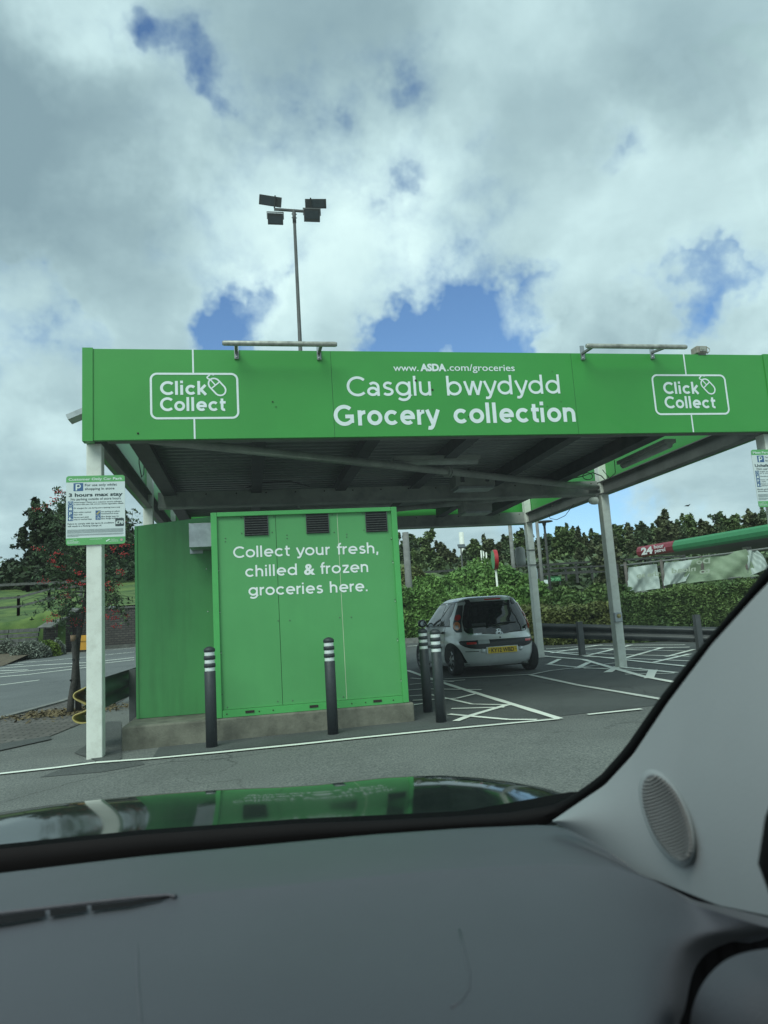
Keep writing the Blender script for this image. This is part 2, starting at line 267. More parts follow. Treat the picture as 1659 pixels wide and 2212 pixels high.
# ---------------------------------------------------------------- mesh builder
class MB:
    def __init__(s): s.v = []; s.f = []; s.sm = []
    def add(s, vs, fs, smooth=False):
        o = len(s.v); s.v += [tuple(map(float, p)) for p in vs]; s.f += [tuple(i+o for i in f) for f in fs]; s.sm += [smooth]*len(fs); return s
    def box(s, a, b):
        x0, y0, z0 = a; x1, y1, z1 = b
        return s.add([(x0,y0,z0),(x1,y0,z0),(x1,y1,z0),(x0,y1,z0),(x0,y0,z1),(x1,y0,z1),(x1,y1,z1),(x0,y1,z1)], [(0,3,2,1),(4,5,6,7),(0,1,5,4),(1,2,6,5),(2,3,7,6),(3,0,4,7)])
    def obox(s, c, ax, ay, az):     # centre + half axis vectors
        c, ax, ay, az = (np.array(q, float) for q in (c, ax, ay, az)); vs = []
        for k in (-1, 1):
            for i, j in ((-1,-1),(1,-1),(1,1),(-1,1)): vs.append(c+i*ax+j*ay+k*az)
        return s.add(vs, [(0,3,2,1),(4,5,6,7),(0,1,5,4),(1,2,6,5),(2,3,7,6),(3,0,4,7)])
    def bar(s, p, q, w, t, up=(0, 0, 1)):   # rectangular bar p->q, w across, t along up
        p = np.array(p, float); q = np.array(q, float); d = q-p; L = np.linalg.norm(d); d /= L
        up = np.array(up, float)
        if abs(d@up) > .99: up = np.array([0., 1, 0])
        sx = np.cross(d, up); sx /= np.linalg.norm(sx); uz = np.cross(sx, d)
        return s.obox((p+q)/2, sx*w/2, d*L/2, uz*t/2)
    def tube(s, pts, rad, n=10, cap=True, smooth=True):
        pts = [np.array(p, float) for p in pts]; rads = rad if hasattr(rad, '__len__') else [rad]*len(pts); vs = []; pn = None
        for i, p in enumerate(pts):
            d = pts[min(i+1, len(pts)-1)] - pts[max(i-1, 0)]; d = d/(np.linalg.norm(d)+1e-9)
            a = pn if pn is not None else (np.array([1., 0, 0]) if abs(d[0]) < .8 else np.array([0, 1., 0]))
            a = a - d*(a@d); a /= np.linalg.norm(a); pn = a; b = np.cross(d, a)
            for k in range(n): t = 2*math.pi*k/n; vs.append(p + rads[i]*(math.cos(t)*a + math.sin(t)*b))
        fs = []
        for i in range(len(pts)-1):
            for k in range(n): fs.append((i*n+k, i*n+(k+1)%n, (i+1)*n+(k+1)%n, (i+1)*n+k))
        s.add(vs, fs, smooth)
        if cap:
            o = len(s.v)-len(vs); s.f += [tuple(o+k for k in range(n))[::-1], tuple(o+(len(pts)-1)*n+k for k in range(n))]; s.sm += [False, False]
        return s
    def lathe(s, c, prof, n=20, axis='z', smooth=True):   # prof [(r, h)]
        vs = []; c = np.array(c, float)
        for r, h in prof:
            for k in range(n):
                t = 2*math.pi*k/n; a, b = r*math.cos(t), r*math.sin(t)
                vs.append(c + (np.array([a, b, h]) if axis == 'z' else np.array([h, a, b]) if axis == 'x' else np.array([a, h, b])))
        fs = [(i*n+k, i*n+(k+1)%n, (i+1)*n+(k+1)%n, (i+1)*n+k) for i in range(len(prof)-1) for k in range(n)]
        return s.add(vs, fs, smooth)
    def grid(s, P, smooth=True):    # P[i][j] points
        n, m = len(P), len(P[0]); vs = [p for row in P for p in row]
        return s.add(vs, [(i*m+j, i*m+j+1, (i+1)*m+j+1, (i+1)*m+j) for i in range(n-1) for j in range(m-1)], smooth)
    def prism(s, poly, off):        # planar polygon extruded by vector off
        n = len(poly); off = np.array(off, float); vs = [np.array(p, float) for p in poly]; vs += [v+off for v in vs]
        return s.add(vs, [tuple(range(n))[::-1], tuple(range(n, 2*n))] + [(i, (i+1) % n, n+(i+1) % n, n+i) for i in range(n)])
    def pieces(s):
        par = list(range(len(s.v)))
        def find(a):
            while par[a] != a: par[a] = par[par[a]]; a = par[a]
            return a
        for f in s.f:
            for i in f[1:]: par[find(f[0])] = find(i)
        g = {}
        for f, sm in zip(s.f, s.sm): g.setdefault(find(f[0]), []).append((f, sm))
        for fs in g.values():
            q = MB(); ids = sorted({i for f, _ in fs for i in f}); mp = {i: k for k, i in enumerate(ids)}; q.v = [s.v[i] for i in ids]; q.f = [tuple(mp[i] for i in f) for f, _ in fs]; q.sm = [x for _, x in fs]; yield q
    def build(s, name, m, parent=None, recalc=True):
        if name in ('bolt', 'rivet', 'corner_trim', 'seam', 'clip', 'lifting_slot', 'cable', 'strap', 'leg', 'tie', 'step'):
            o = None
            for q in s.pieces(): o = q._build(name, m, parent, recalc)
            return o
        return s._build(name, m, parent, recalc)
    def _build(s, name, m, parent=None, recalc=True):
        me = bpy.data.meshes.new(name); me.from_pydata(s.v, [], s.f); me.polygons.foreach_set('use_smooth', s.sm)
        if recalc and len(s.f) < 60000:
            b = bmesh.new(); b.from_mesh(me); bmesh.ops.recalc_face_normals(b, faces=b.faces); b.to_mesh(me); b.free()
        me.materials.append(m); me.update()
        o = bpy.data.objects.new(name, me); COL.objects.link(o)
        if parent is not None: o.parent = parent; o.matrix_parent_inverse = Matrix.Translation(-parent.location) if parent.type == 'EMPTY' and not parent.get('_local') else Matrix()
        return o
def tag(o, label=None, cat=None, group=None, kind=None):
    if label: o['label'] = label
    if cat: o['category'] = cat
    if group: o['group'] = group
    if kind: o['kind'] = kind
    return o
def empty(name, loc=(0, 0, 0), rz=0., local=False):
    o = bpy.data.objects.new(name, None); COL.objects.link(o); o.location = loc; o.rotation_euler = (0, 0, rz); o.empty_display_size = .2
    if local: o['_local'] = 1
    return o
def copy_tree(o, parent=None):
    c = o.copy(); COL.objects.link(c); c.parent = parent
    for ch in list(o.children): copy_tree(ch, c)
    return c
def bevel(o, w_=.006, seg=2):
    md = o.modifiers.new('bevel', 'BEVEL'); md.width = w_; md.segments = seg; md.limit_method = 'ANGLE'; return o

# ---------------------------------------------------------------- ground
YL = list(np.arange(-6, 40, .5)) + list(np.arange(40, 70, 2.)) + [75, 85, 100, 130, 180, 260, 400, 700]
XL_ = [-500, -250, -120, -70] + list(np.arange(-50, 51, 5.)) + [70, 120, 250, 500]
YL = [-60, -20] + YL
gm = MB().grid([[(x, y, H(x, y)) for x in XL_] for y in YL], True).build('ground', M_ASPH); tag(gm, kind='structure')
def drape(poly, dz, name, m, parent=None, target=None):
    """flat polygon (x, y) laid on the ground, cut on the ground's own grid rows"""
    b = bmesh.new(); vs = [b.verts.new((p[0], p[1], 0)) for p in poly]; b.faces.new(vs)
    ys = [p[1] for p in poly]
    for y in YL:
        if min(ys) < y < max(ys): bmesh.ops.bisect_plane(b, geom=b.verts[:]+b.edges[:]+b.faces[:], plane_co=(0, y, 0), plane_no=(0, 1, 0))
    for v in b.verts: v.co.z = H(v.co.x, v.co.y)+dz
    b.normal_update()
    for f in b.faces:
        if f.normal.z < 0: f.normal_flip()
    if target is not None:
        b.verts.index_update(); target.add([v.co[:] for v in b.verts], [tuple(v.index for v in f.verts) for f in b.faces]); b.free(); return
    me = bpy.data.meshes.new(name); b.to_mesh(me); b.free(); me.materials.append(m)
    o = bpy.data.objects.new(name, me); COL.objects.link(o); return o
gp = lambda *pts: [G(*p)[:2] for p in pts]
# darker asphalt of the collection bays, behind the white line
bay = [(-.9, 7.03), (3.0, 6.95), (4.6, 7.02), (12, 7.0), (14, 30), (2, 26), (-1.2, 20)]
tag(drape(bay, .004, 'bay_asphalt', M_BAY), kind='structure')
# the road on the left
road = gp((0, 1560), (60, 1523), (140, 1490), (205, 1470), (290, 1425), (300, 1399), (120, 1412), (0, 1436)); 
road = [(-14, 11.0)] + [(-3.9, 11.2), (-3.55, 13), (-3.9, 17.4), (-2.4, 24)] + [(-2.2, 33), (-14, 31), (-30, 20)]
tag(drape([(-40, 8.5), (-5.2, 9.6), (-3.9, 11.2), (-3.35, 14), (-2.6, 20), (-1.4, 26), (-1.4, 33.5), (-7, 33.0), (-9.5, 27.5), (-14, 22), (-40, 16)], .0045, 'road', M_ROADA), kind='structure')
# block-paved footway on the left
M_PAVE = brick('block_paving', (.12, .105, .092), (.19, .17, .15), (.03, .03, .028), 2.3, .5, .25, .03)
pv = [(-9, 8.3), (-5.2, 9.5), (-3.9, 11.1), (-3.35, 13.9), (-2.7, 19), (-2.2, 19), (-2.2, 14), (-2.2, 10.6), (-2.35, 9.3), (-2.9, 8.3), (-4.5, 6.9), (-9, 5.0)]
tag(drape(pv, .009, 'pavement', M_PAVE), kind='structure')
kb = MB()
kl = [(-9, 8.3), (-5.2, 9.5), (-3.9, 11.1), (-3.35, 13.9), (-2.7, 19)]
for a, b_ in zip(kl, kl[1:]): kb.bar((a[0], a[1], H(*a)+.01), (b_[0], b_[1], H(*b_)+.01), .12, .05)
tag(kb.build('kerb', mat('kerb_concrete', (.20, .20, .185), .9, var=.2, vscale=8)), kind='structure')
tag(drape([(-4.2, 7.9), (-3.0, 8.9), (-2.35, 9.3), (-2.25, 9.0), (-2.8, 8.2), (-4.0, 7.2)], .013, 'pavement_edge', M_PATCH), kind='structure')
tag(drape(gp((85, 1680), (170, 1648), (300, 1640), (313, 1652), (225, 1668)), .0035, 'asphalt_patch', M_PATCH), kind='structure')
tag(drape(gp((160, 1628), (190, 1608), (232, 1560), (262, 1560), (263, 1640), (230, 1652)), .0085, 'asphalt_patch', M_PATCH), kind='structure')
# markings
WM = MB(); WW = MB()
def strip(pts, w_, tgt, dz=.012):
    pts = [np.array(p[:2], float) for p in pts]
    for a, b_ in zip(pts, pts[1:]):
        d = b_-a; L = np.linalg.norm(d); n = np.array([-d[1], d[0]])/L*w_/2; k = max(1, int(L/.35))
        for i in range(k):
            p, q = a+d*i/k, a+d*(i+1)/k; j1 = 1+.10*math.sin(37*p[0]+11*p[1]); j2 = 1+.10*math.sin(37*q[0]+11*q[1])
            tgt.add([(*(p-n*j1), H(*(p-n))+dz), (*(q-n*j2), H(*(q-n))+dz), (*(q+n*j2), H(*(q+n))+dz), (*(p+n*j1), H(*(p+n))+dz)], [(0, 1, 2, 3)])
_dz = [0]
def sp(pix, w_=.09, tgt=None):
    _dz[0] = (_dz[0]+1) % 9
    strip([G(*p) for p in pix], w_, tgt if tgt is not None else WM, .012+.0004*_dz[0])
sp([(-60, 1681), (0, 1674), (120, 1661), (205, 1650), (330, 1641), (480, 1627), (640, 1611), (800, 1594), (960, 1578), (1090, 1566), (1208, 1555)], .07)
sp([(880, 1449), (990, 1487), (1100, 1521), (1209, 1555)], .085)      # slanted side of the hatched triangle
sp([(985, 1560), (1010, 1550), (1098, 1524)], .085); sp([(970, 1545), (1100, 1557), (1160, 1557)], .07)
sp([(975, 1533), (1090, 1530)], .06); sp([(880, 1527), (925, 1520)], .07); sp([(892, 1515), (985, 1511), (1035, 1499)], .06); sp([(880, 1493), (915, 1490), (1040, 1492)], .055)
sp([(885, 1480), (925, 1476), (1005, 1470)], .05); sp([(888, 1466), (980, 1474)], .05); sp([(885, 1505), (930, 1502), (1020, 1523), (1110, 1525)], .05)
sp([(960, 1468), (1150, 1458), (1190, 1450), (1270, 1441), (1340, 1432)], .07, WW)
sp([(1145, 1459), (1250, 1482), (1340, 1497), (1420, 1511), (1520, 1530)], .08, WW)
sp([(1270, 1546), (1386, 1534)], .06)
sp([(880, 1397), (925, 1393)], .07)
# hatched box on the right
for q, w_ in (([(1169, 1418), (1261, 1426), (1330, 1446), (1394, 1464), (1454, 1475), (1520, 1486)], .10), ([(1170, 1407), (1300, 1421), (1483, 1441)], .09), ([(1176, 1408), (1300, 1402), (1490, 1399)], .09), ([(1213, 1410), (1490, 1419)], .07), ([(1261, 1419), (1490, 1429)], .07),
              ([(1265, 1418), (1365, 1394)], .10), ([(1350, 1423), (1431, 1400)], .10), ([(1413, 1432), (1490, 1414)], .10), ([(1313, 1454), (1335, 1441)], .13), ([(1402, 1467), (1411, 1449)], .14), ([(1187, 1436), (1209, 1425)], .10), ([(1246, 1445), (1272, 1432)], .11),
              ([(1335, 1441.5), (1461, 1454.5)], .09), ([(1350, 1458), (1457, 1456)], .05), ([(1261, 1445), (1387, 1445)], .05), ([(1180, 1436), (1262, 1444), (1400, 1451)], .06), ([(1180, 1403), (1290, 1395), (1480, 1394)], .07), ([(1190, 1412), (1260, 1400), (1300, 1394)], .09), ([(1300, 1403), (1490, 1408)], .06), ([(1440, 1420), (1500, 1404)], .09)): sp(q, w_)
tag(WM.build('road_markings', M_WHITE), kind='structure'); tag(WW.build('worn_road_markings', M_WORN), kind='structure')
RM = MB()
for pts, w_ in (([(0, 1444), (90, 1437), (190, 1432), (290, 1421)], .15), ([(0, 1456), (190, 1437), (290, 1426)], .13), ([(0, 1433), (80, 1430), (195, 1419), (290, 1409)], .10), ([(0, 1463), (60, 1458), (150, 1447), (190, 1442)], .13),
                ([(0, 1481), (85, 1470)], .10), ([(0, 1438), (50, 1436)], .1), ([(245, 1404), (290, 1400)], .08), ([(0, 1450), (60, 1448)], .12)):
    _dz[0] = (_dz[0]+1) % 9; strip([G(*p) for p in pts], w_, RM, .012+.0004*_dz[0])
for q in (((205, 1500), (240, 1480)), ((222, 1482), (262, 1465))): strip([G(*p) for p in q], .22, RM, .017)
tag(RM.build('lane_markings', M_WHITE), kind='structure')

# ---------------------------------------------------------------- lettering: a geometric stroke alphabet
def arc(cx, cy, rx, ry, a0, a1, n=None):
    n = n or max(4, int(abs(a1-a0)/9)); return [(cx+rx*math.cos(R_(a0+(a1-a0)*i/n)), cy+ry*math.sin(R_(a0+(a1-a0)*i/n))) for i in range(n+1)]
def bez(p0, p1, p2, p3, n=10):
    return [tuple((1-t)**3*a+3*(1-t)**2*t*b+3*(1-t)*t*t*c+t**3*d for a, b, c, d in zip(p0, p1, p2, p3)) for t in [i/n for i in range(n+1)]]
def glyph(ch, w):
    """centre-line strokes for cap height 1, stroke weight w -> (paths, advance)"""
    s = w/2; X = .735; r = (X-w)/2; c = r+s+.0; cy = X/2; A = 1.03; sp_ = .10
    if ch == 'o': return [arc(c, cy, r, r, 0, 360, 40)], 2*c+sp_
    if ch == 'c': return [arc(c, cy, r, r, 42, 318)], 1.85*c+sp_
    if ch == 'e': return [arc(c, cy, r, r, 0, 312), [(s*1.2, cy), (2*r+s+s*.9, cy)]], 2*c+sp_
    if ch in 'dqg':
        x = 2*r+s; P = [arc(c, cy, r, r, 0, 360, 40)]
        if ch == 'd': P.append([(x, 0), (x, A)])
        elif ch == 'g': P.append([(x, X), (x, .05)]+arc(c+.0, .05-.0, r, r*.86, 0, -140))
        return P, x+s+sp_+.04
    if ch in 'bp':
        P = [arc(s+r, cy, r, r, 0, 360, 40), [(s, 0), (s, A)] if ch == 'b' else [(s, -.25), (s, X)]]; return P, 2*c+sp_
    if ch == 'a':
        W = .60; x = W-s; rr = (W-w)/2
        return [[(x, 0), (x, .46)]+arc(x-rr*.92, .46, rr*.92, X-s-.46, 0, 140)[1:], arc(rr*.88+s, .235, rr*.88, .235-s, 8, 352, 30), ], W+sp_+.03
    if ch == 'l': return [[(s, 0), (s, A)]], w+sp_+.05
    if ch == 'i': return [[(s, 0), (s, X)], [(s, .86), (s, .86+w*1.02)]], w+sp_+.05
    if ch == 'r': return [[(s, 0), (s, X)], [(s, .40)]+arc(s+.27, .42, .27, X-s-.42-.0, 170, 88)], .40+sp_*.5
    if ch in 'nh':
        rr = .225; x = s+2*rr
        return [[(s, 0), (s, X if ch == 'n' else A)], arc(s+rr, X-s-rr, rr, rr, 180, 0)+[(x, 0)]], x+s+sp_+.05
    if ch == 'u':
        rr = .225; x = s+2*rr
        return [[(x, 0), (x, X)], [(s, X)]+arc(s+rr, s+rr, rr, rr, 180, 360)], x+s+sp_+.05
    if ch == 't': return [[(.17, .93), (.17, .22)]+arc(.17+.16, .21, .16, .21-s, 180, 285)[1:], [(.02, X-s*.95), (.42, X-s*.95)]], .43+sp_*.6
    if ch == 'f': return [[(.17, 0), (.17, .80)]+arc(.17+.16, .82, .16, A-.82-s*.6, 180, 80)[1:], [(.02, X-s*.95), (.41, X-s*.95)]], .40+sp_*.5
    if ch == 'k': return [[(s, 0), (s, A)], [(s, .24), (.53, X)], [(.22, .40), (.55, 0)]], .56+sp_*.6
    if ch == 'y': return [[(.04+s*.2, X), (.33, .02)], [(.64-s*.2, X), (.36, .06)]+bez((.36, .06), (.28, -.17), (.22, -.19), (.08, -.15))[1:]], .64+sp_*.5
    if ch == 'w': return [[(.05, X), (.27, 0)], [(.27, 0), (.47, X)], [(.47, X), (.67, 0)], [(.67, 0), (.89, X)]], .94+sp_*.4
    if ch == 'z': return [[(.03, X-s), (.52, X-s)], [(.50, X-s), (.08, s)], [(.05, s), (.55, s)]], .56+sp_*.8
    if ch == 's': return [arc(.29, X-s-(X-w)/4-.0, .185, (X-w)/4, 35, 180, 12)+bez((.105, X-s-(X-w)/4), (.105, cy-.02), (.475, cy+.04), (.475, s+(X-w)/4), 10)[1:]+arc(.265, s+(X-w)/4, .21, (X-w)/4, 0, -150, 12)[1:]], .54+sp_
    if ch == 'C': rr = (1.0-w)/2+.01; return [arc(rr+s, .5, rr, rr, 45, 315)], 1.72*rr+w+sp_*.6
    if ch == 'G': rr = (1.0-w)/2+.01; x = 2*rr+s-.06; return [arc(rr+s, .5, rr, rr, 46, 318), [(x, .13), (x, .50)], [(x+s*.98, .50-s*.6), (rr+s+.04, .50-s*.6)]], x+w+sp_
    if ch == '&': return [bez((.70, .02), (.52, .22), (.18, .52), (.18, .75), 14)+arc(.36, .75, .18, .25-s, 180, 0, 12)[1:]+bez((.54, .75), (.54, .55), (s+.01, .50), (s+.01, .25), 12)[1:]+arc(.28, .25, .28-s-.01+.0, .25-s, 180, 300, 12)[1:]+bez((.39, s+.03), (.55, .14), (.62, .28), (.67, .47), 8)[1:]], .80+sp_
    if ch == '.': return [[(s, 0), (s, w*1.05)]], w+sp_
    if ch == ',': return [[(s+.02, w), (s-.03, -.16)]], w+sp_
    return [], .30
def ribbon(mb, path, w, fn, off):
    """fn(x, z, off) -> world point"""
    P = [np.array(p, float) for p in path]; closed = np.linalg.norm(P[0]-P[-1]) < 1e-6; n = len(P); L, Rr = [], []
    for i in range(n):
        if closed: a = P[i]-P[i-1 if i > 0 else n-2]; b = P[i+1 if i < n-1 else 1]-P[i]
        else: a = P[i]-P[max(i-1, 0)] if i > 0 else P[1]-P[0]; b = P[min(i+1, n-1)]-P[i] if i < n-1 else P[n-1]-P[n-2]
        a = a/(np.linalg.norm(a)+1e-9); b = b/(np.linalg.norm(b)+1e-9); na = np.array([-a[1], a[0]]); nb = np.array([-b[1], b[0]]); m = na+nb; m = m/(np.linalg.norm(m)+1e-9)
        k = 1/max(.4, m@na); L.append(P[i]+m*w/2*k); Rr.append(P[i]-m*w/2*k)
    vs = [fn(p[0], p[1], off) for p in L]+[fn(p[0], p[1], off) for p in Rr]
    mb.add(vs, [(i, i+1, n+i+1, n+i) for i in range(n-1)])
def word(mb, txt, wgt, fn, x0, x1, z0, z1, cap):
    """fit txt between (x0,z0) and (x1,z1) baseline ends in plane coordinates"""
    gl = []; x = 0
    for ch in txt: P, adv = glyph(ch, wgt); gl.append((x, P)); x += adv
    tot = x-.10; sx = (x1-x0)/tot; k = 0
    for gx, P in gl:
        for path in P:
            pts = []
            for (px_, pz) in path:
                X_ = (gx+px_)/tot; pts.append((x0+X_*(x1-x0), z0+X_*(z1-z0)+pz*cap))
            # stroke weight in plane units
            ribbon(mb, pts, wgt*cap*min(1.08, max(.92, sx/cap)), fn, .0025+.0002*(k % 6)); k += 1
def ftext(mb, txt, fn, x, z, size, align='LEFT', bold=0., off=.003, width=None, shear=0.):
    """built-in font text laid on a plane: fn(x, z, off)"""
    cu = bpy.data.curves.new('t', 'FONT'); cu.body = txt; cu.size = 1; cu.align_x = align; cu.offset = bold; cu.shear = shear; cu.resolution_u = 3; cu.fill_mode = 'FRONT'
    ob = bpy.data.objects.new('t', cu); COL.objects.link(ob); dg = bpy.context.evaluated_depsgraph_get(); dg.update()
    me = bpy.data.meshes.new_from_object(ob.evaluated_get(dg)); vs = [v.co[:] for v in me.vertices]; fs = [tuple(p.vertices) for p in me.polygons]
    bpy.data.objects.remove(ob); bpy.data.curves.remove(cu); bpy.data.meshes.remove(me)
    if not vs: return
    xs = [v[0] for v in vs]; sx = size
    if width: sx = width/(max(xs)-min(xs)); 
    x_off = min(xs) if align == 'LEFT' else 0
    mb.add([fn(x+(v[0]-x_off)*sx, z+v[1]*size, off) for v in vs], fs)

# ================================================================ canopy
YF = 7.16                                   # front face of the fascia
CX0, CX1, CZ0, CZ1, CYB = -1.531, 6.16, 2.998, 3.928, 14.9
cn = tag(empty('collection_canopy', (2.3, 11, 0)), 'open steel canopy with bright green fascia boards over the grocery collection bays', 'canopy')
fF = lambda x, z, off: (x, YF-off, z)
def px(x, y, Y=YF): p = atY(x, y, Y); return p[0], p[2]
b = MB(); b.box((CX0+.10, YF, CZ0), (px(718, 850)[0], YF+.05, CZ1)); b.box((px(718, 850)[0]+.004, YF, CZ0), (px(1241, 850)[0], YF+.05, CZ1)); b.box((px(1241, 850)[0]+.004, YF, CZ0), (CX1-.10, YF+.05, CZ1))
fas = b.build('front_fascia', M_FASC, cn)
b = MB(); b.box((CX0, YF-.012, CZ0-.01), (CX0+.098, YF+.09, CZ1+.008)); b.box((CX1-.098, YF-.012, CZ0-.01), (CX1+.0, YF+.09, CZ1+.008)); b.build('corner_trim', M_FASC, cn)
b = MB()
for a in (718, 1241): b.box((px(a, 850)[0]-.001, YF+.002, CZ0), (px(a, 850)[0]+.005, YF+.052, CZ1))
b.build('seam', M_SEAM, fas)
b = MB(); b.box((CX0+.02, YF+.09, CZ0), (CX0+.06, CYB, CZ1)); b.build('side_fascia', M_FASC, cn)
b = MB(); b.box((CX1-.06, YF+.09, CZ0), (CX1-.02, CYB, CZ1)); b.build('side_fascia', M_FASC, cn)
b = MB(); b.box((CX0+.02, CYB+.002, CZ0), (CX1-.02, CYB+.04, CZ1)); b.build('rear_fascia', M_FASC, cn)
# fixings and stains on the fascia
b = MB()
for (x, y, r) in ((298, 936, .010), (589, 868, .008), (596, 879, .006), (898, 822, .013), (934, 842, .012), (908, 888, .008), (1012, 900, .006), (1826, 1205, .01), (1193, 1093, .01)):
    if x > 1700: continue
    X, Zz = px(x, y); b.lathe((X, YF-.0035, Zz), [(0.0001, -.006), (r*.8, -.005), (r, 0)], 8, 'y')
for (x, y) in ((1193, 803), (1212, 868), (1858/1.0*0+1182, 878), (1200, 940)): 
    X, Zz = px(x, y); b.lathe((X, YF-.001, Zz), [(0.0001, -.004), (.006, 0)], 6, 'y')
b.build('bolt', M_HOLE, fas)
# writing
def lettering(name, items, weight, mtl, par, Y=YF, fn=fF):
    for (txt, xa, ya, xb, yb, cap) in items:
        mb = MB(); (X0, Z0), (X1, Z1) = px(xa, ya, Y), px(xb, yb, Y); word(mb, txt, weight, fn, X0, X1, Z0, Z1, cap); mb.build(name, mtl, par, recalc=False)
lettering('lettering', [('Casglu', 750, 856, 934, 854.5, .213), ('bwydydd', 966, 854.5, 1212, 850, .213)], .125, M_VINYL, fas)
lettering('lettering', [('Grocery', 722, 920, 947, 917, .222), ('collection', 981, 915, 1246, 911, .222)], .185, M_VINYL, fas)
mb = MB(); X0, Z0 = px(850, 801.5); X1, Z1 = px(905, 801.3); sz = .108
ftext(mb, 'www.', fF, X0, Z0, sz, bold=.006, width=px(904, 801)[0]-X0)
xa = px(908, 801)[0]; ftext(mb, 'ASDA', fF, xa, px(908, 801)[1], sz*1.0, bold=.05, width=px(964, 801)[0]-xa)
xa = px(966, 801)[0]; ftext(mb, '.com/groceries', fF, xa, px(966, 801)[1], sz, bold=.006, width=px(1112, 801)[0]-xa)
mb.build('lettering', M_VINYL, fas, recalc=False)
def logo(box, l1, l2, cap, top, bot, mouse):
    mb = MB(); (xa, ya), (xb, yb) = box
    p0, p1 = px(xa, yb), px(xb, ya); wd = .021; rr = .06; x0_, z0_, x1_, z1_ = p0[0], p0[1], p1[0], p1[1]
    path = arc(x1_-rr, z1_-rr, rr, rr, 0, 90)+arc(x0_+rr, z1_-rr, rr, rr, 90, 180)+arc(x0_+rr, z0_+rr, rr, rr, 180, 270)+arc(x1_-rr, z0_+rr, rr, rr, 270, 360); path.append(path[0])
    ribbon(mb, path, wd, fF, .003); xm = px(*top)[0]
    ribbon(mb, [(xm, z1_+wd/2), (xm, CZ1)], wd*.8, fF, .0027); ribbon(mb, [(xm, z0_-wd/2), (xm, CZ0)], wd*.8, fF, .0027)
    for (t, a, y, c_, y2) in (l1, l2):
        (X0, Z0), (X1, Z1) = px(a, y), px(c_, y2); word(mb, t, .185, fF, X0, X1, Z0, Z1, cap)
    mx, mz = px(*mouse); k = cap/.155*1.2; a = R_(40); ca, sa = math.cos(a), math.sin(a)
    T = lambda u, v: (mx+k*(u*ca-v*sa*-1), mz+k*(-u*sa*-1*-1+v*ca))
    T = lambda u, v: (mx+k*(u*ca+v*sa*-1), mz+k*(u*sa+v*ca))      # rotated to the left
    body = [T(.052*math.cos(R_(t)), (.035 if math.sin(R_(t)) > 0 else -.035)+.058*math.sin(R_(t))) for t in range(0, 360, 12)]; body.append(body[0])
    ribbon(mb, body, .015*k, fF, .0036)
    ribbon(mb, [T(-.05, .022), T(.05, .022)], .012*k, fF, .0031); ribbon(mb, [T(0, .022), T(0, .092)], .012*k, fF, .0033)
    q = T(0, .094); ribbon(mb, bez(q, (q[0]-.06*k, q[1]+.02*k), (q[0]-.01*k, q[1]+.03*k), (q[0]+.0*k, q[1]+.05*k), 6)+bez((q[0], q[1]+.05*k), (q[0]+.012*k, q[1]+.06*k), (q[0]+.03*k, z1_-.02), (q[0]+.035*k, z1_-.004), 5)[1:], .013*k, fF, .0029)
    return mb.build('click_collect_logo', M_VINYL, fas, recalc=False)
logo(((327, 808), (512, 904)), ('Click', 346, 853, 444, 853), ('Collect', 346, 888, 487, 888), .140, (418.5, 850), 0, (469, 836))
logo(((1418, 811), (1564, 895)), ('Click', 1434, 851, 1508, 851), ('Collect', 1437, 882, 1546, 882), .140, (1487, 850), 0, (1529, 835))
# roof deck : ribbed sheet
b = MB(); prof = []; y = YF+.25; ZD = 3.40
while y < CYB-.12:
    prof += [(y, ZD), (y+.07, ZD), (y+.085, ZD+.06), (y+.165, ZD+.06), (y+.18, ZD)]; y += .18
b.grid([[(x, yy, zz) for (yy, zz) in prof] for x in (-1.22, 5.6)], False); b.grid([[(x, yy, zz+.01) for (yy, zz) in prof] for x in (-1.22, 5.6)], False)
b.build('roof_deck', M_DECK, cn, recalc=False)
def ibeam(mb, p, q, d=.2, wf=.12, tf=.014, up=(0, 0, 1)):
    p = np.array(p, float); q = np.array(q, float); u_ = np.array([0, 0, 1.]); mb.bar(p, q, .012, d-2*tf-.004); mb.bar(p+u_*(d/2-tf/2), q+u_*(d/2-tf/2), wf, tf); mb.bar(p-u_*(d/2-tf/2), q-u_*(d/2-tf/2), wf, tf)
ZB = 3.11
for X in (-1.46, 6.02):
    b = MB(); ibeam(b, (X, YF+.12, ZB), (X, CYB-.12, ZB), .22, .13); b.build('perimeter_beam', M_STEEL if X < 0 else M_STEEL, cn)
for Y in (11.33, 14.72):
    b = MB(); b.box((-1.32, Y-.05, 3.03), (5.95, Y+.05, 3.25)); b.box((-1.32, Y-.09, 3.0), (5.95, Y+.09, 3.028)); 
    o = b.build('cross_beam', M_BEAM, cn); b = MB()
    for k in range(15): b.lathe((-.6+k*.46, Y-.052, 3.205), [(.0001, -.004), (.010, -.003), (.012, 0)], 8, 'y')
    b.build('bolt', M_HOLE, o)
b = MB(); b.box((-1.32, YF+.07, 3.0), (5.95, YF+.16, 3.15)); b.build('cross_beam', M_STEEL, cn)
for X in (.17, 1.50, 2.72, 4.05):
    b = MB(); b.box((X-.045, YF+.18, 3.22), (X+.045, CYB-.1, 3.395)); b.box((X-.08, YF+.18, 3.20), (X+.08, CYB-.1, 3.218)); b.build('purlin', M_DARK, cn)
    b = MB()
    for Y in (11.33, 14.72): b.box((X-.07, Y-.03, 3.252), (X-.0, Y+.03, 3.39))
for X in (-1.14, 5.16):
    b = MB(); b.box((X-.05, YF+.18, 3.22), (X+.05, CYB-.1, 3.395)); b.box((X-.10, YF+.18, 3.195), (X+.10, CYB-.1, 3.218)); b.build('edge_purlin', M_DARK, cn)
